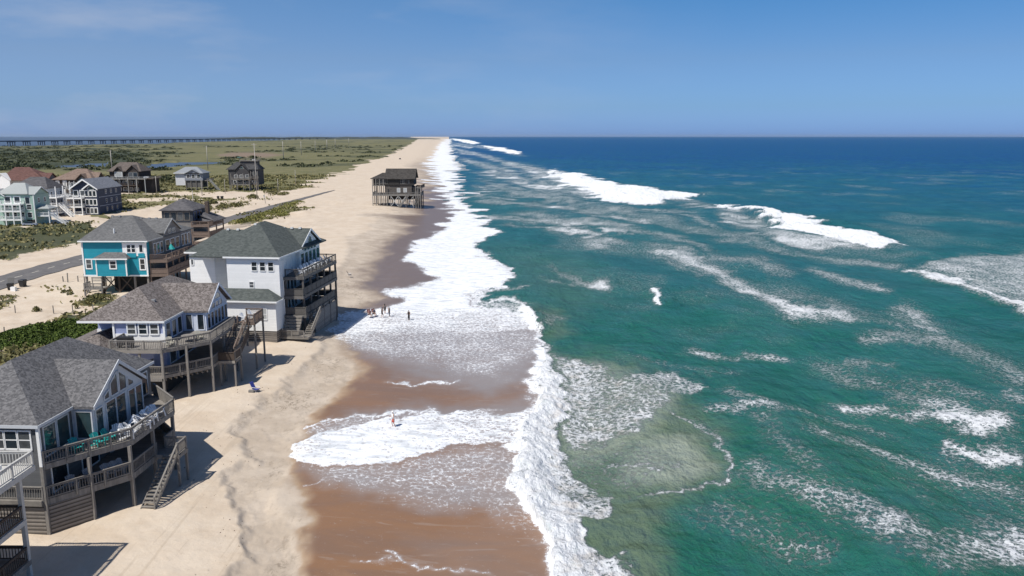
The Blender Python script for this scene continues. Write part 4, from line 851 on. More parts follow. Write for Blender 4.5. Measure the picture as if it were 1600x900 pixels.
E.put(MB().box(6.5, 10.8, 1.5, 1.6, 9.0, 11.5), 'white_panel', W_TRIM); E.put(MB().box(7.3, 9.0, 1.42, 1.5, 8.75, 9.5), 'panel', TEAL); E.put(MB().box(9.4, 10.6, 1.42, 1.5, 8.75, 9.5), 'panel', TEAL)
E.row((7.4, 1.5), (8.9, 1.5), 9.75, 11.1, 2, .2, nz=2); E.window((9.7, 1.5), (10.3, 1.5), 9.75, 11.1)
E.row((11.4, 3.6), (11.4, 7.6), 9.0, 11.0, 3, .5); E.row((11.4, 9.0), (11.4, 15.4), 9.0, 11.0, 3, .6); E.row((11.4, 10.6), (11.4, 13.8), 12.2, 13.0, 2, .5, trim=BLIND); E.row((11.4, 16.6), (11.4, 21), 9.0, 11.2, 3, .4)
for z in (8.15, 5.5):
    E.deck([(11.0, 1.9), (14.4, 2.2), (13.6, 24), (11.0, 24)], z, .5, BROWNDECK); E.rail([(11.3, 2.0), (14.3, 2.3), (13.5, 23.9)], z, 1.05, BROWNDECK, solid=z < 6, slats=z > 6, posts=2.2)
for y in (2.4, 5.5, 8.6, 11.8, 15, 18.2, 21.5, 23.8): E.post(14.25 - .036 * y, y, 8.9, .24, BROWNDECK)
E.post(11.2, 2.05, 8.2, .2, BROWNDECK)
for x in (-.9, 2.2, 5.2, 8.2, 10.7):
    for y in (1.9, 8, 15): E.post(x, y, 5.2, .32, POSTWOOD if x in (-.9, 10.7, 8.2) and y < 3 else DARKWOOD)
f = MB()
for x in (2.2, 5.2): f.beam((x, 1.9, 2.2), (x + 2.4, 1.9, 4.9), .08, .2); f.beam((x + 2.8, 1.95, 2.2), (x + .4, 1.95, 4.9), .08, .2)
E.put(f, 'brace', DARKWOOD)
E.wall([(3.2, 4), (10, 4), (10, 14), (3.2, 14)], 1.7, 5.1, SHADOWDARK, 'understorey', 'storage under the house painted near black for its shade')  # near-black block paints the shade between the stilts
E.deck([(-.2, -.9), (3.4, -.9), (3.4, 1.5), (-.2, 1.5)], 3.3, .25, GREYWOOD, 'landing'); E.rail([(-.1, 1.4), (-.1, -.8), (3.3, -.8)], 3.3, .95, POSTWOOD); E.rail([(.4, 1.3), (4.0, 1.3)], 4.2, .8, POSTWOOD)
for x in (.0, 3.2): E.post(x, -.8, 4.3, .24)
E.put(MB().beam((.2, -.8, 2.2), (1.3, -.8, 3.2), .1, .18), 'brace', POSTWOOD)
for x in (1.8, 3.2, 5.6, 7.2, 8.6): E.vent(x - .9 if x < 4 else x, 10.2 if x < 4 else 12.1, 15.6 if x < 4 else 15.0)
E.put(MB().tube((4.0, 4.0, 12.9), (4.0, 4.0, 13.9), .12), 'vent_pipe', W_TRIM)
# ------------------------------------------------------------------ road and its markings
m, nt, n, l, p = nodes('asphalt'); pos = n.new('ShaderNodeNewGeometry').outputs['Position']
l.new(mixc(n, l, rmap(n, l, noise(n, l, pos, 0.5, 8, 0.7), 0.35, 0.68, 0.0, 1.0), (0.105, 0.100, 0.100), (0.165, 0.155, 0.148)), p.inputs['Base Color']); p.inputs['Roughness'].default_value = 0.9
ASPH = m; SANDY = mat('sand_blown_asphalt', (0.24, 0.205, 0.175), 0.9, 0.15, 0.6)
ctr = [(-92.5, 95), (-98.5, 125), (-103.6, 155), (-103.4, 180), (-101.6, 215), (-100.6, 270), (-100.4, 300), (-100.2, 335), (-99.0, 380), (-97.8, 424), (-97.0, 440)]
wid = [9.2, 9.2, 9.2, 9.2, 8.6, 7.6, 7.0, 5.6, 3.6, 2.4, 0.8]
def ribbon(name, c, w, lift, material, kind='structure', parent=None):
    P = []
    for i in range(len(c) - 1):
        for j in range(10): t = j / 10; P.append((c[i][0] * (1 - t) + c[i + 1][0] * t, c[i][1] * (1 - t) + c[i + 1][1] * t, w[i] * (1 - t) + w[i + 1] * t))
    P.append((*c[-1], w[-1])); f = MB()
    for i, (x, y, ww) in enumerate(P):
        q = P[min(i + 1, len(P) - 1)]; r = P[max(i - 1, 0)]; d = Vector((q[0] - r[0], q[1] - r[1])).normalized(); sd = (-d.y, d.x)
        ww *= 1 + 0.10 * math.sin(i * 1.7) * (0.3 + i / len(P))
        z = gz(x, y) + lift
        f.v += [(x + sd[0] * ww / 2, y + sd[1] * ww / 2, z), (x - sd[0] * ww / 2, y - sd[1] * ww / 2, z)]
        if i: k = 2 * i; f.f.append((k - 2, k - 1, k + 1, k))
    o = f.build(name, material, parent); o['kind'] = kind; return o
ribbon('road', ctr, wid, 0.10, ASPH)
f = MB()
for i in range(14):
    t = 128 + i * 6.0; x = np.interp(t, [c[1] for c in ctr], [c[0] for c in ctr]); x2 = np.interp(t + 2.6, [c[1] for c in ctr], [c[0] for c in ctr])
    z = gz(x, t) + .108; f.face([(x - .11, t, z), (x + .11, t, z), (x2 + .11, t + 2.6, z), (x2 - .11, t + 2.6, z)])
o = f.build('road_marking', mat('road_paint', (0.62, 0.58, 0.48), .8, .1)); o['kind'] = 'structure'

# ------------------------------------------------------------------ houses farther off
def win_grid(H, x0, x1, y, levels, n, m=None, glass=None, w=1.0, h=1.4, side=False, trim=None):
    for z in levels:
        for i in range(n):
            c = x0 + (x1 - x0) * (i + .5) / n
            if side: H.window((y, c - w / 2), (y, c + w / 2), z, z + h, trim, glass, nz=2, fw=.16)
            else: H.window((c - w / 2, y), (c + w / 2, y), z, z + h, trim, glass, nz=2, fw=.16)
def porch(H, x0, x1, y, dep, zs, top, m, railm, n, gap=.3):
    for z in zs:
        H.deck([(x0, y - dep), (x1, y - dep), (x1, y - .01), (x0, y - .01)], z, .35, m); H.rail([(x0 + .1, y - .1), (x0 + .1, y - dep + .1), (x1 - .1, y - dep + .1), (x1 - .1, y - .1)], z, 1.05, railm, gap, posts=3)
    for i in range(n): H.post(x0 + .12 + (x1 - x0 - .24) * i / (n - 1), y - dep + .12, top, .3, railm)
def far(name, label, px, py, rot=0, dz=0.0):
    x, y, z = gpt(px, py); return House(name, label, 'house', (x, y), rot, max(z, 1.0) + dz), max(z, 1.0)

F_, g = House('dark_house', 'dark blue house with a low hip roof just behind the teal house', 'house', (-79.9, 200), 0, 2.0), 2.0
DKBLUE = mat('dark_blue_siding', (0.030, 0.038, 0.050), .7, .1); SHF = shingle('charcoal_shingle', (0.075, .072, .075), (.125, .12, .125), .25, .7)
F_.wall([(-7.7, 0), (0, 0), (0, 10), (-7.7, 10)], 9.9, 12.8, DKBLUE); F_.wall([(-7.7, .1), (-.1, .1), (-.1, 9.9), (-7.7, 9.9)], 5, 9.9, GREYSIDE, 'wall', 'grey shake lower storey')
f = F_.hip(MB(), -8.2, .5, -.5, 10.5, 12.9, (-4.6, 4.2), (-4.0, 5.8), 15.3); f.face([(.3, 2, 11.6), (4.6, 1.6, 10.0), (4.6, 10, 10.0), (.3, 10, 11.6)]); F_.put(f, 'roof', SHF)
f = F_.hip(MB(), .4, 4.8, 1.5, 10.2, 10.0, (1.2, 4), (1.2, 8), 11.9); F_.put(f, 'porch_roof', SHF)
F_.row((-7.0, 0), (-.8, 0), 10.4, 12.3, 4, .4, trim=GREYWOOD); F_.row((.003, .8), (.003, 6), 10.4, 12.4, 3, .4, trim=mat('pale_blue_frame', (.2, .25, .42), .5, .05))
F_.put(MB().box(1.2, 2.0, 5.2, 6.4, 8, 14.6), 'chimney', mat('dark_brick', (.10, .075, .06), .9, .2))
for z in (9.2, 6.6, 4.2): F_.deck([(.01, -1.4), (4.4, -1.4), (4.4, 9), (.01, 9)], z, .4, BROWNDECK); F_.rail([(.1, -1.3), (4.3, -1.3), (4.3, 8.9)], z, 1.0, BROWNDECK, solid=z < 9)
for x, y in ((.1, -1.3), (4.3, -1.3), (4.3, 4), (4.3, 8.9)): F_.post(x, y, 10, .26, BROWNDECK)
for x in (-7, -3.5, -.3): F_.post(x, .4, 5, .3, DARKWOOD)

G, g = far('mint_house', 'mint green house with white porches at the left edge, beyond the road', 57, 351)
MINT = banded('mint_siding', (0.36, 0.50, 0.42), .2, .3, 'Z', .6, .03, .9); SHG = mat('pale_grey_metal_roof', (.34, .36, .35), .5, .05)
G.wall([(-15, 0), (0, 0), (0, 9), (-15, 9)], 1.8, 12.3, MINT)
f = G.hip(MB(), -11.8, -1.5, -.6, 9.6, 12.5, (-8.5, 4.2), (-5.0, 4.6), 15.8); G.gable(f, (.5, 4.2), (-1, 0), 4.4, 0, 6, 12.3, 14.6); G.gable(f, (-12.3, -.7), (0, 1), 3.2, 0, 5, 11.8, 14.0); G.put(f, 'roof', SHG)
G.gablewall((0, 4.2), (-1, 0), 4.0, 0, .4, 12.2, 12.2, 14.2, MINT); G.gablewall((-12.3, -.3), (0, 1), 2.9, 0, .4, 11, 11.7, 13.6, MINT); G.rake((-12.3, -.7), (0, 1), 3.2, 0, 11.8, 14.0); G.rake((.5, 4.2), (-1, 0), 4.4, 0, 12.3, 14.6)
porch(G, -11, -3.2, 0, 2.4, (4.2, 7.0, 9.2), 9.3, W_TRIM, W_TRIM, 4); G.put(MB().box(-.18, .08, -.08, .18, 1.9, 12.3), 'corner_board', W_TRIM)
G.row((-9.4, 0), (-4.6, 0), 9.6, 11.4, 2, 1.4, fw=.35); G.row((-2.8, 0), (-1.4, 0), 9.2, 11.3, 1, .1); win_grid(G, -10.5, -.5, 0, (4.8, 7.4), 4, w=1.4, h=1.5); win_grid(G, 1, 8, 0.0, (9.5,), 2, side=True)
G.deck([(.02, 1), (4, 1), (4, 6), (.02, 6)], 5.2, .3, W_TRIM); G.rail([(.1, 1.1), (3.9, 1.1), (3.9, 5.9)], 5.2, 1, W_TRIM, .3); G.put(G.hip(MB(), .02, 4.4, .6, 6.2, 7.6, (1.4, 3), (2.4, 3), 8.7), 'porch_roof', SHG)
for x, y in ((3.9, 1.1), (3.9, 5.9)): G.post(x, y, 7.5, .26, W_TRIM)
G.stair((4.6, 1.6, 5.2), (9.5, 1.6, 2.0), 1.2, W_TRIM, W_TRIM)
G.wall([(-2.9, .02), (-.2, .02), (-.2, -.03), (-2.9, -.03)], 2.0, 4.0, SHADOWDARK, 'garage_opening', 'garage opening, a panel painted dark for its inner shade')  # thin slab on the wall, shade of the opening put into its colour

G2, g = far('pale_house', 'pale grey house with a dark grey roof squeezed behind the mint house', 78, 338)
G2.wall([(-9, 0), (0, 0), (0, 11), (-9, 11)], 1.5, 12.2, mat('pale_siding', (.48, .50, .52), .6, .04)); f = G2.hip(MB(), -14, .5, -.5, 11.5, 12.3, (-8.6, 5), (-3.4, 5.4), 16.2); G2.put(f, 'roof', SHF)
win_grid(G2, -8, -.5, 0, (9.4, 6.2), 3); win_grid(G2, 1, 10, 0, (9.4, 6.2), 3, side=True)
for z in (9.0, 6.0, 3.4): G2.deck([(.02, -2), (4.2, -2), (4.2, 8), (.02, 8)], z, .3, W_TRIM); G2.rail([(.1, -1.9), (4.1, -1.9), (4.1, 7.9)], z, 1.0, W_TRIM, .3)
for x, y in ((.2, -1.9), (4.1, -1.9), (4.1, 3), (4.1, 7.9)): G2.post(x, y, 13.0 if x > 4 else 10, .28, W_TRIM)
G2.stair((5, -1, 6.0), (10, -2.5, 1.8), 1.2, W_TRIM, W_TRIM)

H_, g = far('red_roofed_house', 'house with a broad dark red roof farthest left beyond the mint house', 73, 322)
RED = shingle('dark_red_shingle', (.098, .050, .042), (.150, .080, .068), .3, .7)
H_.wall([(-18, 0), (0, 0), (0, 12), (-18, 12)], 1.5, 13.0, mat('tan_siding', (.42, .38, .33), .7, .05)); f = H_.hip(MB(), -19, .6, -.6, 12.6, 13.2, (-15, 6), (-9, 6), 18.3); H_.gable(f, (1.2, 5.0), (-1, 0), 4.2, 0, 8, 13.2, 16.0); H_.put(f, 'roof', RED)
H_.gablewall((.6, 5), (-1, 0), 3.8, 0, .5, 12.9, 13.1, 15.6, mat('grey_shake', (.25, .25, .25), .8, .08)); win_grid(H_, -17, -1, 0, (9.6, 6.2), 6); win_grid(H_, 1, 11, 0, (9.6,), 3, side=True)
H_.gablewall((-17, -1.0), (0, 1), 3.4, 0, 2, 9.5, 13.2, 15.8, W_TRIM, 'gable_wall', 'white gable with open trim'); f = H_.gable(MB(), (-17, -1.4), (0, 1), 3.8, 0, 4, 13.2, 16.1); H_.put(f, 'gable_roof', W_TRIM)

I_, g = far('brown_house', 'dark brown shake house with a tan roof, behind the navy house', 148, 323)
BRN = banded('brown_shake', (.058, .046, .040), .22, .4, 'Z', .85, .12); TANR = shingle('tan_shingle', (.165, .118, .092), (.235, .172, .138), .3, .7)
I_.wall([(-16, 0), (0, 0), (0, 12), (-16, 12)], 5.8, 13.2, BRN); I_.wall([(-15.8, .2), (-.2, .2), (-.2, 11.8), (-15.8, 11.8)], 1.5, 5.8, mat('brown_lattice', (.13, .105, .09), .9, .2, 8))
f = I_.hip(MB(), -16.6, .6, -.6, 12.6, 13.4, (-9, 5.8), (-5.0, 6.2), 17.6); I_.gable(f, (-4.0, -1.0), (0, 1), 2.9, 0, 6, 13.0, 15.8); I_.gable(f, (1.2, 5.5), (-1, 0), 3.4, 0, 6, 13.4, 16.2); I_.put(f, 'roof', TANR)
I_.gablewall((-4, -.6), (0, 1), 2.6, 0, .7, 9.0, 12.9, 15.3, BRN); I_.rake((-4, -1.0), (0, 1), 2.9, 0, 13, 15.8, DARKWOOD); I_.gablewall((.7, 5.5), (-1, 0), 3.1, 0, .5, 13.2, 13.3, 15.8, BRN)
I_.row((-15, 0), (-11, 0), 10.4, 12.6, 2, 2.0, fw=.3, glass=BLIND); I_.window((-13, 0), (-12, 0), 7, 9, fw=.3, glass=BLIND)
porch(I_, -10.5, -4.6, 0, 2.0, (6.2, 9.6), 12.8, GREYWOOD, BLIND, 4); I_.row((-10, 0), (-7, 0), 6.6, 8.8, 3, .4); I_.row((-10, 0), (-7, 0), 10, 12, 3, .4); I_.polywindow((-5.6, -.6), (-2.4, -.6), [(0, 10.4), (3.2, 10.4), (3.2, 13), (1.6, 14.4), (0, 13)], BRN)

J, g = far('navy_house', 'navy house with white trim, twin white gables and stacked white porches', 156, 336)
NAVY = banded('navy_siding', (.018, .028, .062), .2, .4, 'Z', .6, .08, .8); SHJ = shingle('blue_grey_shingle', (.15, .16, .185), (.215, .225, .25), .25, .7)
J.wall([(-9.4, 0), (0, 0), (0, 18), (-9.4, 18)], 1.9, 11.9, NAVY); f = J.gable(MB(), (-4.9, -.9), (0, 1), 5.4, 0, 19.5, 11.7, 15.4); J.gable(f, (-2.2, -1.5), (0, 1), 2.9, 0, 8, 11.7, 13.8); J.put(f, 'roof', SHJ)
J.gablewall((-4.9, -.1), (0, 1), 4.8, 0, .5, 11.6, 11.8, 15.0, NAVY); J.gablewall((-2.2, -.8), (0, 1), 2.5, 0, .8, 1.9, 11.6, 13.4, NAVY, 'bay'); J.rake((-4.9, -.9), (0, 1), 5.4, 0, 11.7, 15.4, th=.5); J.rake((-2.2, -1.5), (0, 1), 2.9, 0, 11.7, 13.8, th=.5)
for z in (2.6, 5.8, 9.0): J.row((-4.3, -.8), (-.4, -.8), z, z + 1.9, 3, .45, fw=.3)
J.polywindow((-3.4, -.81), (-1.0, -.81), [(0, 11.4), (2.4, 11.4), (2.4, 11.9), (1.2, 12.8), (0, 11.9)])
porch(J, -11.0, -4.8, 0, 2.8, (2.3, 5.2, 8.4), 9.4, W_TRIM, W_TRIM, 3); J.row((-9, 0), (-5, 0), 9, 11, 2, 1.0, fw=.25); J.row((-9, 0), (-5, 0), 5.6, 7.4, 2, 1.0)
for z in (5.2, 8.5): J.put(MB().box(0.003, .06, 0, 18, z - .1, z + .1), 'band', mat('grey_blue_trim', (.30, .33, .40), .6, .05))
win_grid(J, 4, 16, 0, (3, 6.2, 9.6), 3, side=True, trim=mat('grey_blue_trim', (.30, .33, .40))); J.put(MB().box(-.12, .1, -.1, .12, 1.9, 11.7), 'corner_board', W_TRIM)
J.deck([(-17, -3), (-11.1, -3), (-11.1, 1), (-17, 1)], 4.6, .3, W_TRIM); J.rail([(-16.9, .9), (-16.9, -2.9), (-11.2, -2.9)], 4.6, 1.0, W_TRIM, .3); J.stair((-12, -3.5, 5.0), (-17, -3.9, 1.9), 1.2, W_TRIM, W_TRIM)

K, g = far('dark_gabled_house', 'dark brown house with two front gables, beside the marsh pond', 222, 301)
DBR = banded('dark_brown_siding', (.034, .027, .025), .22, .4, 'Z', .85, .12); SHK = shingle('brown_grey_shingle', (.095, .078, .068), (.15, .125, .11), .3, .7)
K.wall([(-16, 0), (0, 0), (0, 12), (-16, 12)], 2.0, 13.2, DBR); f = K.hip(MB(), -17, .8, -.8, 12.8, 13.4, (-13, 6), (-4, 6), 17.8); K.gable(f, (-11, -1.4), (0, 1), 2.8, 0, 7, 13.0, 15.8); K.gable(f, (-3.6, -1.4), (0, 1), 3.6, 0, 7, 13.2, 16.6); K.put(f, 'roof', SHK)
for c, w, z in ((-11, 2.5, 15.4), (-3.6, 3.2, 16.1)): K.gablewall((c, -.7), (0, 1), w, 0, .8, 9.6, 13.0, z, DBR)
K.row((-12.8, -.7), (-9.2, -.7), 10.6, 13.2, 3, .25, fw=.2, glass=BLIND); K.row((-5.8, -.7), (-1.4, -.7), 10.6, 12.6, 2, .4, trim=BLIND)
porch(K, -14, 3.5, -.7, 2.6, (9.6,), 9.5, GREYWOOD, BLIND, 5); porch(K, -14, -.5, -.7, 2.6, (6.4,), 9.2, DARKWOOD, DARKWOOD, 4); win_grid(K, -13, -1, 0, (3.4, 6.9), 4, w=1.8)
K.wall([(.0, .5), (5.5, .5), (5.5, 9), (.0, 9)], 1.5, 9.2, DBR, 'wing'); K.deck([(-.1, -.7), (6.5, -.7), (6.5, 9.5), (-.1, 9.5)], 9.7, .4, DARKWOOD); K.rail([(3.6, -.6), (6.4, -.6), (6.4, 9.4)], 9.7, 1.0, GREYWOOD)
for x in (1.2, 2.6): K.put(MB().box(x, x + 1.0, .5, 1.4, 9.9, 10.7), 'bench', W_TRIM)

L_, g = far('small_pale_house', 'small pale grey house on stilts standing alone in the grass by the pond', 318, 297)
WSID = banded('off_white_siding', (.66, .67, .69), .2, .3, 'Z', .6, .03, .9); GSID = banded('grey_siding', (.24, .26, .30), .2, .3, 'Z', .6, .05, .85)
L_.wall([(-15, .5), (-9.8, .5), (-9.8, 10), (-15, 10)], 4.8, 11.2, WSID); L_.wall([(-9.8, 0), (0, 0), (0, 10), (-9.8, 10)], 7.4, 11.2, GSID); L_.wall([(-9.6, .6), (-1, .6), (-1, 9.6), (-9.6, 9.6)], 3.6, 7.4, banded('grey_stilts_boards', (.12, .115, .11), .2, .5, 'X', .9, .1))
f = L_.hip(MB(), -15.6, .6, -.6, 10.6, 11.4, (-11, 5), (-4.6, 5), 14.6); L_.gable(f, (-5, -1.2), (0, 1), 4.2, 0, 6, 11.3, 13.4); L_.put(f, 'roof', mat('grey_metal_roof', (.25, .265, .28), .5, .05))
L_.gablewall((-5, -.6), (0, 1), 3.9, 0, .6, 11.2, 11.3, 13.1, GSID); L_.fascia([(-15.6, -.6), (-9.4, -.6)], 11.4, closed=False); L_.row((-8.6, 0), (-1.4, 0), 8.8, 10.6, 3, 1.2, fw=.18, nz=2)
for x in (-9.4, -6.6, -3.8, -.4, 2.4): L_.post(x, .3, 7.4 if x < 1 else 8.4, .32, POSTWOOD)
L_.deck([(0.02, 1), (3.0, 1), (3.0, 8), (0.02, 8)], 7.4, .3); L_.rail([(.1, 1.1), (2.9, 1.1), (2.9, 7.9)], 7.4, 1, POSTWOOD, .3); L_.stair((3.2, 1.4, 7.4), (8.2, 1.4, 1.6), 1.2, GREYWOOD, BLIND)

M_, g = far('dark_tower_house', 'tall dark house with a rooftop lookout, on the dune edge', 404, 298)
DGR = banded('charcoal_siding', (.052, .050, .052), .22, .4, 'Z', .8, .1); SHM = shingle('black_shingle', (.04, .04, .042), (.075, .075, .078), .3, .7)
M_.wall([(-16, 0), (0, 0), (0, 11), (-16, 11)], 4.8, 13.2, DGR); f = M_.hip(MB(), -17, .7, -.6, 11.6, 13.3, (-13, 5.5), (-2, 5.5), 17.2); M_.gable(f, (-8.2, -1.6), (0, 1), 4.2, 0, 7, 12.6, 16.4); M_.put(f, 'roof', SHM)
M_.gablewall((-8.2, -1.0), (0, 1), 3.8, 0, 1, 8, 12.5, 16.0, DGR); M_.polywindow((-9.4, -1.01), (-7, -1.01), [(0, 13.6), (2.4, 13.6), (1.8, 14.6), (1.2, 15.0), (.6, 14.6)], BLIND)
M_.wall([(-10, 3.5), (-1, 3.5), (-1, 8), (-10, 8)], 15, 17.6, DGR, 'lookout'); M_.deck([(-10.6, 3), (-.6, 3), (-.6, 8.5), (-10.6, 8.5)], 17.9, .3, GREYWOOD); M_.rail([(-10.5, 3.1), (-.7, 3.1), (-.7, 8.4)], 17.9, 1.0, POSTWOOD, .35); M_.put(MB().box(-3.6, -1.8, 3.2, 4, 18.0, 18.9), 'bench', W_TRIM); M_.put(MB().box(-11.8, -9.9, 3.4, 5.4, 19.6, 19.8), 'lookout_roof', mat('green_copper', (.2, .38, .33), .6, .1)); M_.put(MB().box(-11.0, -10.7, 4.2, 4.6, 15, 19.6), 'lookout_post', GREYWOOD)
porch(M_, -13.8, -3.6, -1, 2.2, (5.2, 8.2), 11.2, GREYWOOD, POSTWOOD, 4); porch(M_, -3.4, .6, 0, 1.8, (5.2, 8.4), 12.4, DARKWOOD, POSTWOOD, 3); win_grid(M_, -13, -4, -1.0, (8.8,), 3, w=1.8); win_grid(M_, -14, -.8, 0, (5.7,), 5, w=1.5); win_grid(M_, -3, -.2, 0, (10.2,), 1, w=1.6, h=2.2, trim=BLIND)
for x in (-15.6, -12, -8.2, -4.4, -.4):
    for y in (.3, 6): M_.post(x, y, 4.9, .36, POSTWOOD if y < 1 else DARKWOOD)
M_.put(MB().beam((-7.6, .2, 2.2), (-4.6, .2, 4.8), .1, .25).beam((-4.6, .3, 2.2), (-7.6, .3, 4.8), .1, .25), 'brace', BLIND)

# the lone house on the beach
N = House('beach_stilt_house', 'weathered dark house on tall stilts standing alone on the open beach', 'house', gpt(583, 321)[:2], 0, 1.3)
NDK = banded('black_brown_shake', (.040, .036, .033), .22, .4, 'Z', .85, .15); NGR = mat('weathered_grey_wood', (.20, .19, .175), .85, .2, 4); NMID = banded('grey_brown_shake', (.105, .092, .08), .22, .4, 'Z', .85, .15); SHN = shingle('dark_brown_shingle', (.036, .032, .029), (.072, .066, .06), .3, .7)
N.wall([(.3, .2), (17.6, .2), (17.6, 10), (.3, 10)], 10.6, 13.3, NDK); N.wall([(5.2, .5), (16.6, .5), (16.6, 9.8), (5.2, 9.8)], 6.6, 10.6, NMID); N.wall([(16.6, 1.5), (19.2, 1.5), (19.2, 9), (16.6, 9)], 6.6, 9.8, NMID)
f = N.hip(MB(), -.8, 8, -.6, 10.6, 13.4, (3.6, 5), (8, 5), 15.6); N.gable(f, (18.4, 5), (-1, 0), 5.7, 0, 13.2, 13.3, 17.4); N.put(f, 'roof', SHN)
N.gablewall((17.7, 5), (-1, 0), 5.0, 0, .5, 13.1, 13.3, 16.8, NDK); N.gablewall((5.3, 5), (-1, 0), 5.0, -.5, 0, 13.1, 13.3, 16.8, NDK)
N.row((1.4, .2), (5.0, .2), 11.2, 12.9, 4, .35, trim=NGR); N.row((5.6, .2), (6.4, .2), 11.2, 13, 1, .1, trim=NGR); N.row((12.0, .2), (14.2, .2), 11.2, 13.0, 3, .2, trim=NGR); N.row((15, .2), (17, .2), 11.2, 12.8, 2, .3, trim=NDK); N.wall([(7.0, .0), (11.4, .0), (11.4, .19), (7.0, .19)], 10.7, 13.0, SHADOWDARK, 'painted_shade_panel')  # last panel: shade on the upper front painted near black
N.row((10.4, .5), (11.6, .5), 7.6, 9.2, 1, .1, trim=W_TRIM, glass=BLIND); N.row((13.2, .5), (14.4, .5), 7.6, 9.2, 1, .1, trim=W_TRIM, glass=BLIND); N.row((17.2, 1.5), (18.4, 1.5), 7, 9.2, 1, .1, trim=NGR)
N.deck([(.1, -.1), (5.2, -.1), (5.2, 10), (.1, 10)], 10.55, .3, NGR); N.deck([(.1, -1.5), (20.8, -2.4), (20.8, 9), (.1, 10)], 6.6, .45, NGR); N.rail([(.2, 9.8), (.2, -1.4), (11, -1.85)], 6.6, 1.1, NGR, .25); N.rail([(14, -2), (20.7, -2.3), (20.7, 8.9)], 6.6, 1.1, NGR, .25)
N.deck([(17.6, 2), (20.9, -1.2), (21.4, 8), (17.6, 8)], 9.6, .3, NGR); N.rail([(18.6, 1.2), (20.9, -1.1), (21.3, 7.9)], 9.6, 1.1, DARKWOOD, solid=True); N.stair((15.8, -2.4, 6.6), (11.6, -2.7, 1.2), 1.2, NGR, NGR)
for i, x in enumerate((.25, 1.7, 3.3, 4.9, 6.3, 7.9, 11.2, 14.4, 17.6, 18.6, 19.6, 20.6)):
    for j, y in enumerate((-1.5 - .042 * x, 3.2, 8.6)): N.post(x, y, (13.2 if x < 5 else 10.4 if x > 18 and j < 2 else 6.5), .30, NGR if j == 0 else DARKWOOD)
for x in (8.0, 11.3, 14.5):
    N.put(MB().beam((x, -1.9, 1.8), (x + 3.0, -1.95, 6.0), .1, .24).beam((x + 3.0, -1.98, 1.8), (x, -1.9, 6.0), .1, .24), 'brace', BLIND)
for x in (17.6, 18.6): N.put(MB().beam((x, -2.2, 2.2), (x + 1.9, -2.25, 6.2), .1, .2), 'brace', NGR)
N.put(MB().beam((.3, -1.4, 2.9), (6.0, -1.6, 2.6), .12, .25), 'brace', DARKWOOD); N.wall([(6.6, 1), (17.2, 1), (17.2, 8), (6.6, 8)], 4.4, 6.1, SHADOWDARK, 'underside', 'block painted near black for the shade under the floor')  # block under the floor is shade painted in near black

# ------------------------------------------------------------------ the long bridge over the sound
CONC = mat('bridge_concrete', (.085, .10, .125), .8, .08, .2)
p0, p1 = Vector((*at(-60, 229, 0), 0)), Vector((*at(640, 215.2, 0), 0)); d = (p1 - p0); L = d.length; d.normalize(); sd = Vector((-d.y, d.x, 0))
br = thing('long_bridge', 'long low causeway bridge on paired piers crossing the sound', 'bridge', (p0.x, p0.y, 0))
f = MB(); dz = 15.5
f.hexa([(v.x, v.y, dz - 2.6) for v in (sd * -7, d * L + sd * -7, d * L + sd * 7, sd * 7)], [(v.x, v.y, dz) for v in (sd * -7, d * L + sd * -7, d * L + sd * 7, sd * 7)]); f.build('deck', CONC, br)
for s_ in (-6.8, 6.8):
    f = MB(); f.beam(sd * s_ + Vector((0, 0, dz + .55)), d * L + sd * s_ + Vector((0, 0, dz + .55)), .4, 1.1); f.build('parapet', CONC, br)
qx = [-32, -7, 18, 42, 65, 86, 105, 124, 143, 161, 178, 193, 207, 221, 235, 248, 260, 272, 283, 294, 304, 314, 324, 333, 342, 350, 358, 366, 374, 381, 388, 395, 402, 408, 414, 420, 428, 436, 444, 452, 462, 472, 484, 496, 510, 526, 545, 566, 590]
for q in qx:
    a = (q - 800) / FPX                     # where the bridge line crosses this bearing
    # x = a * dep(y, z=0)
    lo, hi = 0.0, L
    for _ in range(40):
        mid = (lo + hi) / 2; w = p0 + d * mid; u = 800 + FPX * w.x / (w.y * CP + CZ * SP)
        lo, hi = (mid, hi) if u < q else (lo, mid)
    c = d * lo; f = MB(); o_ = d * 14
    for e_ in (-1, 1):
        for s_ in (-4, 4): v = c + o_ * e_ + sd * s_; f.box(v.x - 1.1, v.x + 1.1, v.y - 1.1, v.y + 1.1, -.5, dz - 4)
    f.beam(c - o_ * 1.2 + Vector((0, 0, dz - 3.4)), c + o_ * 1.2 + Vector((0, 0, dz - 3.4)), 11, 1.6); f.build('pier', CONC, br)
# land on the far side of the sound
HILL = mat('far_shore_scrub', (.045, .055, .04), .9, .15, .002)
for nm, x0, x1, y0, h in (('far_shore', 330, 690, 9000, 30),):
    f = MB(); N_ = 60
    for i in range(N_ + 1):
        u = x0 + (x1 - x0) * i / N_; x = (u - 800) / FPX * y0; hh = h * (0.55 + .45 * math.sin(i * .9) * .3 + .3 * random.random()) * min(1, i / 10 if nm == 'far_shore' else 1, (N_ - i) / 14)
        f.v += [(x, y0 - 700, -1), (x, y0, hh), (x * 1.2, y0 * 1.2, hh), (x * 1.25, y0 * 1.25, -1)]
        if i:
            k = 4 * i
            for j in range(3): f.f.append((k - 4 + j, k + j, k + j + 1, k - 3 + j))
    o = f.build(nm, HILL); o['kind'] = 'structure'

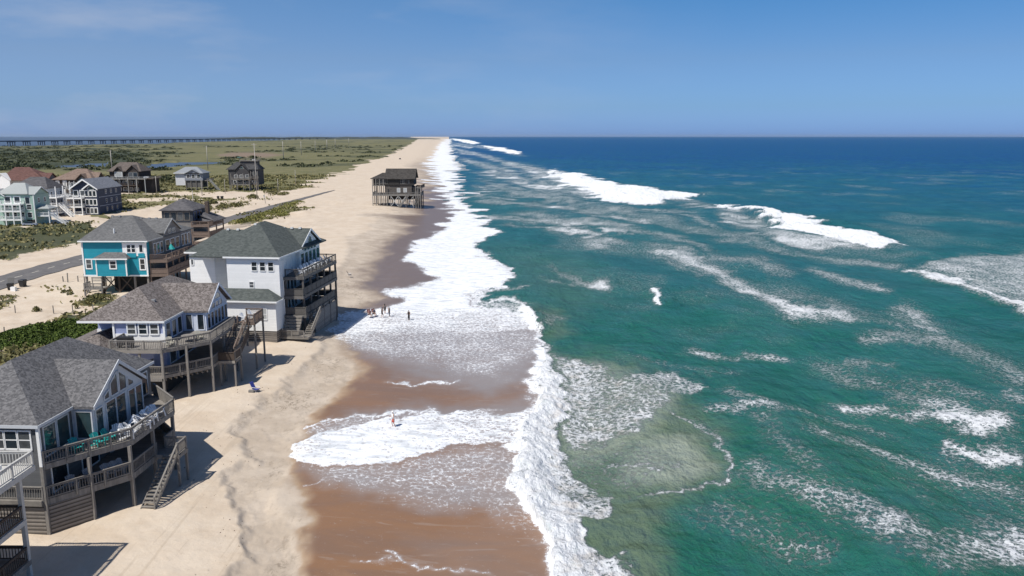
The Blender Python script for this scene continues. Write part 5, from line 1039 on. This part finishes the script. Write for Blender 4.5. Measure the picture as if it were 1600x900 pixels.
# ------------------------------------------------------------------ utility poles
POLE = mat('pole_wood', (.38, .355, .32), .85, .15, 3)
def pole(px, py, h, label, group=None, arm=True, r=.17):
    x, y, z = gpt(px, py); t = thing('utility_pole', label, 'pole', (x, y, z - .3), 0, group)
    MB().tube((0, 0, 0), (0, 0, h), r * 1.15, r * .8).build('shaft', POLE, t, True)
    if arm:
        MB().beam((-1.2, 0, h - .6), (1.2, 0, h - .6), .12, .14).build('crossarm', POLE, t)
        for q in (-1.05, 0, 1.05): MB().tube((q, 0, h - .5), (q, 0, h - .25 if q else h + .1), .05).build('insulator', BLIND, t)
    return t
pole(402, 312, 26, 'tallest weathered utility pole in front of the dark tower house'); pole(166, 448, 7.8, 'short bare pole in front of the teal house', arm=False, r=.15); pole(325, 265, 21, 'utility pole rising behind the small pale house', r=.32); pole(176, 275, 19, 'utility pole behind the dark gabled house', r=.30)
pole(303, 333, 9, 'bare pole just behind the dark blue house', arm=False); pole(316, 307, 8, 'bare pole in the sand right of the small pale house', arm=False); pole(352, 303, 8, 'thin bare pole between small pale house and dark tower house', arm=False, r=.12); pole(245, 302, 9, 'bare pole in the grass left of the small pale house', arm=False); pole(435, 303, 8, 'thin pole among the dune bushes right of the dark tower house', arm=False, r=.13); pole(462, 288, 9, 'thin pole at the dune edge nearest the open beach', arm=False, r=.13)
for px, py, h in ((443, 249, 23), (471, 242.5, 22), (493, 237.5, 22), (511, 234, 23), (524, 231.5, 24), (545, 227, 24)): pole(px, py, h, 'distant utility pole in the row crossing the marsh', 'row of poles across the marsh', r=.42 if py > 236 else .6)

# ------------------------------------------------------------------ fence posts, bins, boxes
def stake(px, py, h, label, group, r=.09):
    x, y, z = gpt(px, py); o = MB().tube((0, 0, -.3), (random.uniform(-.06, .06), 0, h), r, r * .85).build('fence_post', POSTWOOD); o.location = (x, y, z); tag(o, label, 'post', group)
for q in ((7, 522, 1.1), (35, 523, 1.1), (24, 489, 1.3), (84, 490, 1.4), (114, 489, 1.3), (146, 486, 1.2)): stake(*q, 'weathered stake standing in the sand along the green thicket', 'stakes along the thicket')
for q in ((99, 440, 1.1), (106, 441, 1.9), (122, 440, 1.2), (133, 448, 2.6)): stake(*q, 'weathered post standing in the sand beside the teal house', 'posts beside the teal house', .12)
BIN = mat('black_bin_plastic', (.022, .022, .024), .5, .1)
def bin_(px, py, label, rz, group=None, open_=False):
    x, y, z = gpt(px, py); t = thing('trash_bin', label, 'trash bin', (x, y, z - .05), rz, group)
    MB().hexa([(-.42, -.4, .1), (.42, -.4, .1), (.42, .4, .1), (-.42, .4, .1)], [(-.55, -.52, 1.35), (.55, -.52, 1.35), (.55, .52, 1.35), (-.55, .52, 1.35)]).build('body', BIN, t)
    if open_: MB().hexa([(-.56, .5, 1.4), (.56, .5, 1.4), (.56, .58, 1.4), (-.56, .58, 1.4)], [(-.56, 1.05, 2.2), (.56, 1.05, 2.2), (.56, 1.12, 2.2), (-.56, 1.12, 2.2)]).build('lid', BIN, t)
    else: MB().hexa([(-.6, -.58, 1.36), (.6, -.58, 1.36), (.6, .6, 1.36), (-.6, .6, 1.36)], [(-.5, -.45, 1.48), (.5, -.45, 1.48), (.5, .5, 1.48), (-.5, .5, 1.48)]).build('lid', BIN, t)
    MB().tube((-.45, .5, 1.25), (.45, .5, 1.25), .04).build('handle', BIN, t)
    for s_ in (-.45, .45): MB().tube((s_ - .05, .42, .14), (s_ + .05, .42, .14), .16, n=10).build('wheel', BIN, t)
    return t
bin_(17, 453, 'black trash bin with its lid flung open at the road edge', 20, open_=True); bin_(36, 448, 'closed black trash bin by the road, right of the open one', -10)
x, y, z = gpt(20, 454); o = MB().box(-.45, .45, -.3, .3, 0, .8).build('carton', W_TRIM); o.location = (x + .5, y - .5, z); tag(o, 'white carton leaning against the open trash bin', 'box')
bin_(341, 311, 'left one of the two dark bins standing in sand below the dark tower house', 10); bin_(347, 311, 'right one of the two dark bins standing in sand below the dark tower house', -12); bin_(393, 309, 'lone dark bin in the sand nearest the road end', 30)
# sand fence behind the white house
f = MB(); a, b = Vector(gpt(347, 361)[:2]), Vector(gpt(392, 352)[:2])
for i in range(60): c = a.lerp(b, i / 59); z = gz(c.x, c.y); f.beam((c.x, c.y, z - .2), (c.x + .04, c.y, z + 1.1 + .1 * random.random()), .16, .03)
o = f.build('sand_fence', mat('bleached_picket', (.48, .42, .36), .85, .1)); tag(o, 'bleached picket sand fence behind the white house roof', 'fence')
x, y, z = gpt(415, 318); t = thing('sign_post', 'slim leaning sign post beside the sandy end of the road', 'sign', (x, y, z)); MB().beam((0, 0, -.3), (-.4, 0, 3.6), .16, .16).build('shaft', POSTWOOD, t); MB().box(-.65, -.1, -.12, -.06, 2.7, 3.7).build('panel', BLIND, t)

# ------------------------------------------------------------------ chairs
def adirondack(name, label, m, xyz, rz, group=None, wd=.62):
    t = thing(name, label, 'chair', xyz, rz, group)     # faces +x
    f = MB()
    for i in range(5): f.beam((-.25 + .15 * i, -wd / 2, .30 + .03 * i), (-.25 + .15 * i, wd / 2, .30 + .03 * i), .12, .025)
    f.build('seat', m, t); f = MB()
    for i in range(5):
        y = (i - 2) * .125; f.beam((-.25, y * .9, .28), (-.58, y * 1.15, 1.02 - abs(i - 2) * .045), .11, .025)
    f.build('backrest', m, t)
    for s_ in (-1, 1): MB().box(-.45, .38, s_ * (wd / 2 + .06) - .06, s_ * (wd / 2 + .06) + .06, .58, .61).build('armrest', m, t)
    for s_ in (-1, 1): MB().box(.26, .35, s_ * wd / 2 - .03, s_ * wd / 2 + .03, 0, .58).build('leg', m, t); MB().beam((-.62, s_ * wd / 2, .02), (.3, s_ * wd / 2, .36), .05, .11).build('leg', m, t)
    return t
CW = mat('white_plastic', (.80, .81, .82), .45, .02); CT = mat('teal_plastic', (.02, .33, .31), .45, .05); CG = mat('pale_grey_plastic', (.36, .37, .39), .5, .05)
def onB(x, y): return B.world(x, y)
def put_chair(src, xy, z, rz, label): return copy_tree(src, label, (xy[0], xy[1], z), rz)
GW = 'white chairs heaped on the upper deck of the grey house'
w0 = adirondack('white_deck_chair', 'white chair tipped in the heap on the upper deck of the grey house', CW, (*onB(2.5, 5.6), 7.42), -70, GW)
for i, (x, y, z, rz, tilt) in enumerate(((3.1, 6.3, 7.42, 10, 0), (2.3, 6.6, 7.5, 120, .5), (2.9, 7.4, 7.42, 60, .2), (2.5, 8.0, 7.8, 200, .9), (3.2, 8.5, 7.42, 30, 0), (2.6, 9.0, 7.5, 150, .6), (3.2, 9.6, 7.42, 0, .1), (2.7, 10.3, 7.7, 80, .8), (3.2, 10.9, 7.42, -30, .3))):
    c = put_chair(w0, onB(x + .45, y - .6), z, rz, None); c.rotation_euler = (tilt * .5, -tilt * .6, R(rz)); c.scale = (1.2, 1.2, 1.2)
tl = adirondack('teal_deck_chair', 'teal chair at the window end of the upper deck of the grey house', CT, (*onB(1.0, 2.7), 7.42), -35)
put_chair(tl, onB(2.05, 3.9), 7.42, -25, 'teal chair in the middle of the deck railing before the large window'); put_chair(tl, onB(2.35, 4.9), 7.42, -10, 'teal chair nearest the white chairs on the upper deck')
g0 = adirondack('grey_deck_chair', 'grey chair at the near end of the lower deck of the grey house', CG, (*onB(.9, 1.9), 4.72), -45)
for (x, y, rz), lb in zip(((1.5, 3.2, -40), (2.4, 4.2, -30), (2.75, 4.75, -25), (3.0, 5.4, -15)), ('grey chair behind the middle post of the lower deck', 'leftmost of the three grey chairs side by side on the lower deck', 'middle one of the three grey chairs side by side on the lower deck', 'rightmost of the three grey chairs side by side on the lower deck')): put_chair(g0, onB(x, y), 4.72, rz, lb)
# white furniture on the white house's top deck
d0 = adirondack('white_sea_chair', 'white chair on the top deck of the white house', CW, (*D.world(1.4, 5.0), 10.75), -6, 'white chairs on the top deck of the white house')
for y in (6.4, 7.8, 9.2, 10.8, 12.4, 14.0, 15.6, 17.2): put_chair(d0, D.world(1.3, y), 10.75, -6 + random.uniform(-20, 20), None).scale = (1.15,) * 3
def table(name, label, m, xyz, r=.6, h=.72):
    t = thing(name, label, 'table', xyz); MB().tube((0, 0, h - .05), (0, 0, h), r, n=14).build('tabletop', m, t); MB().tube((0, 0, .03), (0, 0, h - .05), .05).build('pedestal', m, t); MB().tube((0, 0, 0), (0, 0, .03), r * .5, n=12).build('base', m, t); return t
table('round_table', 'round white table among the white chairs on the top deck', CW, (*D.world(.8, 11.6), 10.75))
# lavender house: lounge things
table('round_table', 'round grey table behind the railing of the lavender house', GREYWOOD, (*C.world(-2.4, .2), 8.0), .8)
l0 = adirondack('pale_lounge_chair', 'pale lounge chair on the upper corner deck of the lavender house', mat('sand_plastic', (.52, .49, .40), .5, .05), (*C.world(-3.6, -1.9), 8.0), -50)
put_chair(l0, C.world(-1.4, .9), 8.0, -40, 'pale lounge chair right of the grey table on the lavender house deck')
for (x, y), lb in zip(((.6, 10.6), (1.4, 11.4), (.9, 12.6)), ('white chair at the head of the lavender house stairs', 'middle white chair on the lavender house stair landing', 'white chair at the back of the lavender house stair landing')): put_chair(w0, C.world(x, y), 8.0, -20, lb).pop('group', None)
def box_thing(name, label, cat, parts, xyz, rz=0):
    t = thing(name, label, cat, xyz, rz)
    for nm, m_, bx in parts: MB().box(*bx).build(nm, m_, t)
    return t
box_thing('grill', 'covered black grill in the corner of the lavender house deck', 'grill', [('body', BIN, (-.8, .8, -.35, .35, .35, .95)), ('lid', BIN, (-.75, .75, -.32, .32, .953, 1.25)), ('leg', BIN, (-.75, -.65, -.3, .3, 0, .35)), ('leg', BIN, (.65, .75, -.3, .3, 0, .35))], (*C.world(-8.2, -2.6), 8.0))
x, y = D.world(-2.6, -3.2); plat = box_thing('equipment_platform', 'small weathered timber platform at the foot of the white house', 'platform', [('platform', GREYWOOD, (-2.2, 1.2, -1, 1, 2.4, 2.65)), ('leg', POSTWOOD, (-2.1, -1.85, -.95, -.7, -.4, 2.4)), ('leg', POSTWOOD, (.9, 1.15, -.95, -.7, -.4, 2.4)), ('brace', POSTWOOD, (-2.1, 1.1, -.9, -.8, 1.2, 1.4))], (x - 2.0, y, 1.9))
box_thing('air_conditioner', 'grey air conditioner on the timber platform by the white house', 'air conditioner', [('casing', VENT, (-.5, .5, -.45, .45, 0, .95)), ('fan_grille', BIN, (-.38, .38, -.34, .34, .953, .99))], (x - 1.7, y, 4.55))
# umbrella on the teal house deck
t = thing('deck_umbrella', 'closed teal umbrella over a table on the teal house deck', 'umbrella', (*E.world(12.6, 8.6), 8.15)); MB().tube((0, 0, 0), (0, 0, 2.6), .04).build('pole', W_TRIM, t); MB().tube((0, 0, 1.2), (0, 0, 2.2), .75, .06, 8).build('canopy', CT, t)
# folding beach chairs on the sand
BLUE = mat('blue_striped_canvas', (.045, .06, .30), .8, .35, 9, stretch=(1, 6, 1)); TUBE = mat('chair_tube', (.4, .4, .42), .35, .05, metal=.6)
def beach_chair(name, label, px, py, rz, m, group=None, z=None):
    x, y, zz = gpt(px, py); t = thing(name, label, 'beach chair', (x, y, (zz if z is None else z)), rz, group)
    MB().hexa([(-.28, -.3, .24), (.32, -.3, .34), (.32, .3, .34), (-.28, .3, .24)], [(-.28, -.3, .27), (.32, -.3, .37), (.32, .3, .37), (-.28, .3, .27)]).build('seat', m, t)
    MB().hexa([(-.30, -.3, .26), (-.27, -.3, .26), (-.27, .3, .26), (-.30, .3, .26)], [(-.72, -.3, 1.12), (-.68, -.3, 1.12), (-.68, .3, 1.12), (-.72, .3, 1.12)]).build('backrest', m, t)
    for s_ in (-.32, .32): MB().tube((-.35, s_, 0), (.35, s_, .36), .025).build('leg', TUBE, t); MB().tube((.30, s_, 0), (-.35, s_, .40), .025).build('leg', TUBE, t); MB().beam((-.4, s_, .56), (.25, s_, .56), .06, .03).build('armrest', W_TRIM, t)
    return t
beach_chair('beach_chair', 'blue patterned beach chair alone on the dry sand below the lavender house', 401, 612, -20, BLUE)
x, y, z = gpt(393, 613); o = MB().box(-.3, .3, -.2, .2, 0, .3).build('cooler', POSTWOOD); o.location = (x, y, z - .03); tag(o, 'small dark bag on the sand left of the blue beach chair', 'bag')
beach_chair('beach_chair', 'dark empty beach chair on the damp sand beyond the white house', 547, 431, 10, mat('dark_canvas', (.07, .06, .055), .8, .2))

# ------------------------------------------------------------------ people
SKIN = mat('skin', (.45, .27, .19), .6, .05); HAIR = mat('dark_hair', (.03, .022, .018), .7, .1)
def person(px, py, label, h, rz, legs, arms, parts, lean=0.0, seat=None, z=None, group=None):
    """one skinned figure from a skeleton; legs/arms give (knee, ankle) / (elbow, wrist) offsets for the two sides in units of height"""
    x, y, zz = gpt(px, py); t = thing('person', label, 'person', (x, y, (zz if z is None else z)), rz, group)
    hip = Vector((0, 0, .50 if seat is None else seat)); sp = hip + Vector((lean * .16, 0, .16)); ch = hip + Vector((lean * .29, 0, .28)); nk = hip + Vector((lean * .34, 0, .34)); hd = nk + Vector((.012, 0, .055)); tp = nk + Vector((.008, 0, .125))
    V, E_, RR = [hip, sp, ch, nk, hd, tp], [(0, 1), (1, 2), (2, 3), (3, 4), (4, 5)], [.075, .070, .085, .030, .052, .042]
    def add_(p, par, r): V.append(Vector(p)); RR.append(r); E_.append((par, len(V) - 1)); return len(V) - 1
    for s_, (k, a) in zip((-1, 1), legs):
        hp = add_(hip + Vector((0, s_ * .052, -.02)), 0, .052); kn = add_(hip + Vector((k[0], s_ * .055 + k[1], k[2])), hp, .033); an = add_(hip + Vector((a[0], s_ * .055 + a[1], a[2])), kn, .022); add_(V[an] + Vector((.075, 0, -.018)), an, .020)
    for s_, (el, wr) in zip((-1, 1), arms):
        sh = add_(ch + Vector((0, s_ * .105, .025)), 2, .036); e1 = add_(V[sh] + Vector((el[0], s_ * .03 + el[1], el[2])), sh, .025); w1 = add_(V[sh] + Vector((wr[0], s_ * .03 + wr[1], wr[2])), e1, .017)
        dd = (V[w1] - V[e1]).normalized(); pm = add_(V[w1] + dd * .035, w1, .018)
        for q, L_ in ((-.022, .034), (-.008, .042), (.007, .040), (.021, .030)): add_(V[pm] + dd * L_ + Vector((q, 0, -.008)), pm, .0065)
        add_(V[w1] + dd * .035 + Vector((.03, -s_ * .012, 0)), w1, .007)
    me = bpy.data.meshes.new('body'); me.from_pydata([v * h for v in V], E_, []); me.materials.append(SKIN)
    o = bpy.data.objects.new('body', me); COL.objects.link(o); o.parent = t
    sk = o.modifiers.new('skin', 'SKIN'); sk.use_smooth_shade = True
    for i, v in enumerate(me.skin_vertices[0].data): v.radius = (RR[i] * h * (1.15 if i in (0, 2) else 1),) * 2; v.use_root = i == 0
    ss = o.modifiers.new('sub', 'SUBSURF'); ss.levels = 1; ss.render_levels = 1
    S = lambda v: v * h
    for kind, m_ in parts:
        f = MB()
        if kind == 'hair': f.ell(S(tp) + Vector((-.012 * h, 0, -.018 * h)), (.058 * h, .056 * h, .052 * h))
        if kind == 'long_hair': f.ell(S(tp) + Vector((-.02 * h, 0, -.02 * h)), (.058 * h, .058 * h, .05 * h)).ell(S(nk) + Vector((-.045 * h, 0, .0)), (.03 * h, .05 * h, .09 * h))
        if kind == 'hat': f.tube(S(tp) + Vector((0, 0, -.02 * h)), S(tp) + Vector((0, 0, .0)), .10 * h, .10 * h, 12).ell(S(tp), (.06 * h, .06 * h, .05 * h))
        if kind in ('shirt', 'top', 'dress'):
            f.ell(S(ch), (.085 * h, .125 * h, .075 * h)); f.hexa(*[[(S(c).x + a * .085 * h * w, b * .108 * h * w, S(c).z) for a, b in ((1, .5), (.5, 1), (-.5, 1), (-1, .5), (-1, -.5), (-.5, -1), (.5, -1), (1, -.5))] for c, w in ((sp + Vector((0, 0, -.12 if kind != 'top' else -.02)), 1.0), (ch + Vector((0, 0, .03)), 1.05))])
        if kind in ('shorts', 'trunks', 'trousers'):
            f.ell(S(hip) + Vector((0, 0, .02 * h)), (.088 * h, .105 * h, .07 * h)); k_ = 6 + 0
            for j in (6, 10): f.tube(S(V[j]), S(V[j].lerp(V[j + 1], .75 if kind != 'trousers' else 1.0)), .062 * h, .050 * h); 
            if kind == 'trousers':
                for j in (7, 11): f.tube(S(V[j]), S(V[j].lerp(V[j + 1], .85)), .045 * h, .034 * h)
        f.build(kind, m_, t, True)
    return t
ST = ((.02, 0, -.25), (-.01, 0, -.48)); FW = ((.09, 0, -.24), (.05, 0, -.475)); BK = ((.0, 0, -.25), (-.10, 0, -.47)); DN = ((-.01, .01, -.16), (.02, .02, -.30)); BENT = ((.02, .02, -.15), (.14, .0, -.18)); UPF = ((.10, 0, -.10), (.20, 0, -.02))
RED_S = mat('coral_shorts', (.62, .09, .06), .7, .05); BLK = mat('black_cloth', (.02, .02, .024), .8, .1); GRYC = mat('grey_cloth', (.12, .11, .11), .8, .1); WHC = mat('white_cloth', (.75, .74, .72), .8, .03); NVC = mat('navy_cloth', (.025, .03, .06), .8, .1); BRC = mat('maroon_cloth', (.14, .06, .07), .8, .1)
person(615, 667, 'person in a white hat and coral shorts wading in the foam tongue', 1.78, 200, (FW, BK), (BENT, DN), (('hat', WHC), ('shirt', WHC), ('shorts', RED_S)), .05)
person(639, 500.5, 'person in black standing alone in the shallow wash, right of the group', 1.75, 250, (ST, ST), (BENT, BENT), (('hair', HAIR), ('shirt', BLK), ('trousers', BLK)))
person(597, 496, 'person in black shorts striding, leftmost of the standing three', 1.78, 20, (FW, BK), (DN, BENT), (('hair', HAIR), ('shirt', GRYC), ('shorts', BLK)), .1)
person(601.5, 490, 'person in a grey top standing behind the middle of the group', 1.76, 90, (ST, FW), (DN, DN), (('long_hair', HAIR), ('shirt', GRYC), ('trunks', GRYC)))
person(608.5, 494.5, 'person with one arm raised in front, rightmost of the standing three', 1.74, 170, (ST, BK), (UPF, DN), (('hair', HAIR), ('shirt', GRYC), ('trousers', NVC)), .05)
SIT = ((.24, 0, .03), (.28, 0, -.20)); 
for q, lb, m_ in (((578, 494.5), 'person in maroon sitting low in a beach chair, at the left end of the group', BRC), ((585, 493.5), 'person in navy sitting in a beach chair nearest the standing people', NVC)):
    xx = q[0]; beach_chair('beach_chair', lb.replace('person in maroon sitting low in a beach chair,', 'low dark beach chair occupied').replace('person in navy sitting in a beach chair', 'occupied dark beach chair'), *q, -60, BRC)
    person(*q, lb, 1.72, -60, (SIT, SIT), (BENT, BENT), (('hair', HAIR), ('shirt', m_), ('shorts', BLK)), -.35, .24)
x, y, z = gpt(47, 353); t = thing('parked_car', 'small silver car parked under the deck of the mint house', 'car', (x, y, z), 15); TC = mat('silver_car_paint', (.35, .37, .42), .3, .04, metal=.3)
MB().hexa([(-2.1, -.85, .35), (2.1, -.85, .35), (2.1, .85, .35), (-2.1, .85, .35)], [(-2.0, -.8, .95), (2.0, -.8, .85), (2.0, .8, .85), (-2.0, .8, .95)]).build('body', TC, t); MB().hexa([(-1.5, -.78, .95), (1.0, -.78, .92), (1.0, .78, .92), (-1.5, .78, .95)], [(-1.1, -.62, 1.45), (.4, -.62, 1.45), (.4, .62, 1.45), (-1.1, .62, 1.45)]).build('cabin', GLASS, t)
for a in (-1.35, 1.35):
    for s_ in (-.78, .78): MB().tube((a, s_ - .1, .32), (a, s_ + .1, .32), .32, n=12).build('wheel', BIN, t)
# a pickup far along the beach
x, y, z = gpt(625, 249); t = thing('pickup_truck', 'dark pickup truck parked far up the beach', 'truck', (x, y, z - .05), 90); TR = mat('dark_truck_paint', (.03, .03, .035), .35, .05)
MB().box(-2.6, 2.6, -.95, .95, .45, 1.05).build('body', TR, t); MB().hexa([(-.5, -.9, 1.05), (1.5, -.9, 1.05), (1.5, .9, 1.05), (-.5, .9, 1.05)], [(-.3, -.75, 1.8), (.9, -.75, 1.8), (.9, .75, 1.8), (-.3, .75, 1.8)]).build('cab', TR, t)
for a in (-1.7, 1.7):
    for s_ in (-.85, .85): MB().tube((a, s_ - .12, .4), (a, s_ + .12, .4), .4, n=12).build('wheel', BIN, t)

# ------------------------------------------------------------------ greenery
def leafmat(name, a, b, sc=.6):
    if name in MATS: return MATS[name]
    m, nt, n, l, p = nodes(name); g_ = n.new('ShaderNodeNewGeometry')
    nz = noise(n, l, g_.outputs['Position'], sc, 5, .7); rp = n.new('ShaderNodeMath'); rp.operation = 'MULTIPLY_ADD'; l.new(g_.outputs['Random Per Island'], rp.inputs[0]); rp.inputs[1].default_value = .5; l.new(mth(n, l, 'MULTIPLY', nz, .5), rp.inputs[2])
    l.new(mixc(n, l, rmap(n, l, rp.outputs[0], .25, .75, 0.0, 1.0), a, b), p.inputs['Base Color']); p.inputs['Roughness'].default_value = .7; p.inputs['Specular IOR Level'].default_value = .25
    MATS[name] = m; return m
LEAF = leafmat('thicket_leaf', (.035, .060, .010), (.105, .150, .026)); LEAFD = leafmat('dune_leaf', (.085, .088, .030), (.20, .18, .070)); LEAFY = leafmat('dune_bush_leaf', (.11, .125, .028), (.24, .22, .065)); MARSHL = leafmat('marsh_shrub_leaf', (.032, .044, .017), (.085, .092, .036), .05); BLADE = leafmat('grass_blade', (.13, .128, .045), (.27, .235, .11), .3)
def quads(name, P, size, material, parent=None, up=.35, tri=False):
    """many small leaves at points P (n,3)"""
    n_ = len(P); d = rng.normal(size=(n_, 3)); d /= np.linalg.norm(d, axis=1)[:, None]; u = rng.normal(size=(n_, 3)); u[:, 2] += up; u /= np.linalg.norm(u, axis=1)[:, None]
    w = np.cross(d, u); w /= np.linalg.norm(w, axis=1)[:, None] + 1e-9; s = (size * rng.uniform(.6, 1.4, n_))[:, None] if np.isscalar(size) else (size * rng.uniform(.7, 1.3, n_))[:, None]
    c = np.stack([P - w * s * .5, P + u * s * .35 - w * 0, P + w * s * .5, P - u * s * .35], 1).reshape(-1, 3)
    me = bpy.data.meshes.new(name); me.vertices.add(len(c)); me.vertices.foreach_set('co', c.ravel().astype(np.float32)); me.loops.add(n_ * 4); me.loops.foreach_set('vertex_index', np.arange(n_ * 4, dtype=np.int32)); me.polygons.add(n_)
    me.polygons.foreach_set('loop_start', np.arange(0, n_ * 4, 4, dtype=np.int32)); me.polygons.foreach_set('loop_total', np.full(n_, 4, np.int32)); me.update(); me.validate(); me.materials.append(material)
    o = bpy.data.objects.new(name, me); COL.objects.link(o)
    if parent is not None: o.parent = parent
    return o
def bush(name, label, px, py, rx, ry, h, nleaf, size, m, rz=0, group=None, lobes=7, cat='shrub'):
    x, y, z = gpt(px, py); t = thing(name, label, cat, (x, y, z), rz, group); P = []
    L_ = [(random.uniform(-.6, .6) * rx, random.uniform(-.6, .6) * ry, random.uniform(.35, .6)) for _ in range(lobes)]
    for (a, b, q) in L_:
        k_ = nleaf // lobes; v = rng.normal(size=(k_, 3)); v /= np.linalg.norm(v, axis=1)[:, None]; v[:, 2] = np.abs(v[:, 2]); rr = rng.uniform(.55, 1.05, k_)[:, None] ** .5
        P.append(np.array([a, b, 0]) + v * rr * np.array([rx * q, ry * q, h * (.7 + .4 * random.random())]))
    quads('foliage', np.concatenate(P), size, m, t); f = MB()
    for (a, b, q) in L_[:5]: f.tube((0, 0, -.3), (a * .8, b * .8, h * .6), .06, .02, 5)
    f.build('stem', DARKWOOD, t); return t
# the green thicket beside the grey house
x, y, z = gpt(78, 526); t = thing('shrub_thicket', 'dense bright green thicket between the grey house roof and the open sand', 'shrub', (x, y, z), 0)
N_ = 42000; a = rng.uniform(-1, 1, N_); b = rng.uniform(-1, 1, N_); tx = a * 10.5 + 1.5; ty = b * 8.5 + a * 4.5
hh = np.clip(1 - np.abs(a) ** 3, 0, 1) * np.clip(1 - b ** 2, 0, 1) ** .6 * (1.0 + 1.4 * fbm(tx / 2.2 + 9, ty / 2.2, 3, 95)); ok = hh > .25 + .35 * rng.random(N_)
tz = hh * rng.uniform(.45, 1.08, N_) ** .6; P = np.stack([tx, ty, tz], 1)[ok]; quads('foliage', P, .30, LEAF, t)
for px, py, rx, ry, h, n_, lab in ((57, 486, .9, 1.2, 1.0, 260, 'single ragged bush alone on the bare sand above the thicket'), (10, 465, 1.6, 1.5, .5, 240, 'low spreading grass clump below the trash bins'), (104, 456, .9, 1.4, .5, 160, 'small low clump on the sand beside the teal house'), (111, 459, .6, .9, .5, 120, 'small dark clump just right of the low clump'),
                                  (121, 482, .5, .6, 1.1, 90, 'spindly plant standing between the thicket and teal house'), (158, 468, 2.6, 3.5, .9, 700, 'leafy bush under the corner of the teal house'), (140, 474, 1.8, 2.6, .7, 380, 'low bush on the sand left of the teal house stilts')):
    bush('dune_shrub', lab, px, py, rx, ry, h, n_, .28, LEAFD)
for px, py, rx, ry in ((378, 348, 3.4, 8), (395, 343, 4, 9), (412, 338, 4, 10), (430, 331, 4.4, 12), (447, 326, 4.5, 13), (456, 319, 4.0, 12), (442, 336, 3.6, 8)): bush('roadside_bush', 'low yellow green bush in the strip along the sea side of the road', px, py, rx, ry, 1.3, 700, .5, LEAFY, group='bushes along the road')
for px, py, rx, ry in ((397, 309, 3.2, 7), (435, 304, 4.5, 9), (447, 297, 4, 9), (424, 300, 3, 8), (372, 322, 3, 8), (350, 325, 3, 8), (322, 327, 3, 8), (332, 318, 2.4, 6)): bush('dune_edge_bush', 'ragged olive bush on the sandy dune edge near the dark tower house', px, py, rx, ry, 1.8, 420, .7, LEAFD, group='bushes on the dune edge')
# bits of wrack and splinters on the dry sand
pick = np.nonzero((land & (GY < 130) & (GY > 46) & (np.abs(damp_d + 18) < 34) & (across(GX, GY) > -29)).ravel())[0]; sel = rng.choice(pick, 130)
o = quads('beach_debris', np.stack([GX.ravel()[sel], GY.ravel()[sel], GZ.ravel()[sel] + .03], 1), .12, mat('driftwood', (.12, .09, .065), .9, .2), up=3.0); o['kind'] = 'stuff'
# grass on the dunes: uncountable blades
pick = np.nonzero(((veg > .2) & land & (GY < 620) & (GY > 60) & (across(GX, GY) < -22)).ravel())[0]
wgt = (veg.ravel()[pick] ** 1.5) * (GY.ravel()[pick] ** 1.0); wgt /= wgt.sum(); sel = rng.choice(pick, 36000, p=wgt)
gx = GX.ravel()[sel] + rng.normal(size=len(sel)) * .6; gy = GY.ravel()[sel] + rng.normal(size=len(sel)) * 1.2; gz_ = GZ.ravel()[sel]
keep = fbm(gx / 6, gy / 9, 3, 97) > .45; gx, gy, gz_ = gx[keep], gy[keep], gz_[keep]
o = quads('dune_grass', np.stack([gx, gy, gz_ + .22 + gy * .0003], 1), np.clip(.5 + gy * .0016, .5, 1.5), BLADE, up=2.0); o['kind'] = 'stuff'
pick = np.nonzero(((darkv > .35) & land & (GY < 2600) & (GY > 330)).ravel())[0]; wgt = GY.ravel()[pick] ** 1.2; wgt /= wgt.sum(); sel = rng.choice(pick, 1200, p=wgt); P, S_ = [], []
for i in sel:
    q = 36; r_ = rng.uniform(2.0, 6.5); v = rng.normal(size=(q, 3)) * np.array([r_ * .5, r_ * .8, 0]); v[:, 2] = rng.uniform(.1, 1, q) * r_ * .42 * np.exp(-(v[:, 0] / r_) ** 2); P.append(v + np.array([GX.ravel()[i], GY.ravel()[i], GZ.ravel()[i]])); S_.append(np.full(q, r_ * .42))
o = quads('marsh_shrubs', np.concatenate(P), np.concatenate(S_), MARSHL, up=.8); o['kind'] = 'stuff'

# ------------------------------------------------------------------ sea air: thin even haze over the whole place
HZ = bpy.data.materials.new('sea_air'); HZ.use_nodes = True; hn = HZ.node_tree.nodes; hl = HZ.node_tree.links
hn.remove(hn['Principled BSDF']); pv_ = hn.new('ShaderNodeVolumePrincipled'); pv_.inputs['Color'].default_value = (.66, .82, 1.0, 1); pv_.inputs['Density'].default_value = 0.000013; pv_.inputs['Anisotropy'].default_value = .2
hl.new(pv_.outputs[0], hn['Material Output'].inputs['Volume'])
o = MB().box(-85000, 110000, -60, 72000, -3, 120).build('haze', HZ); o['kind'] = 'stuff'
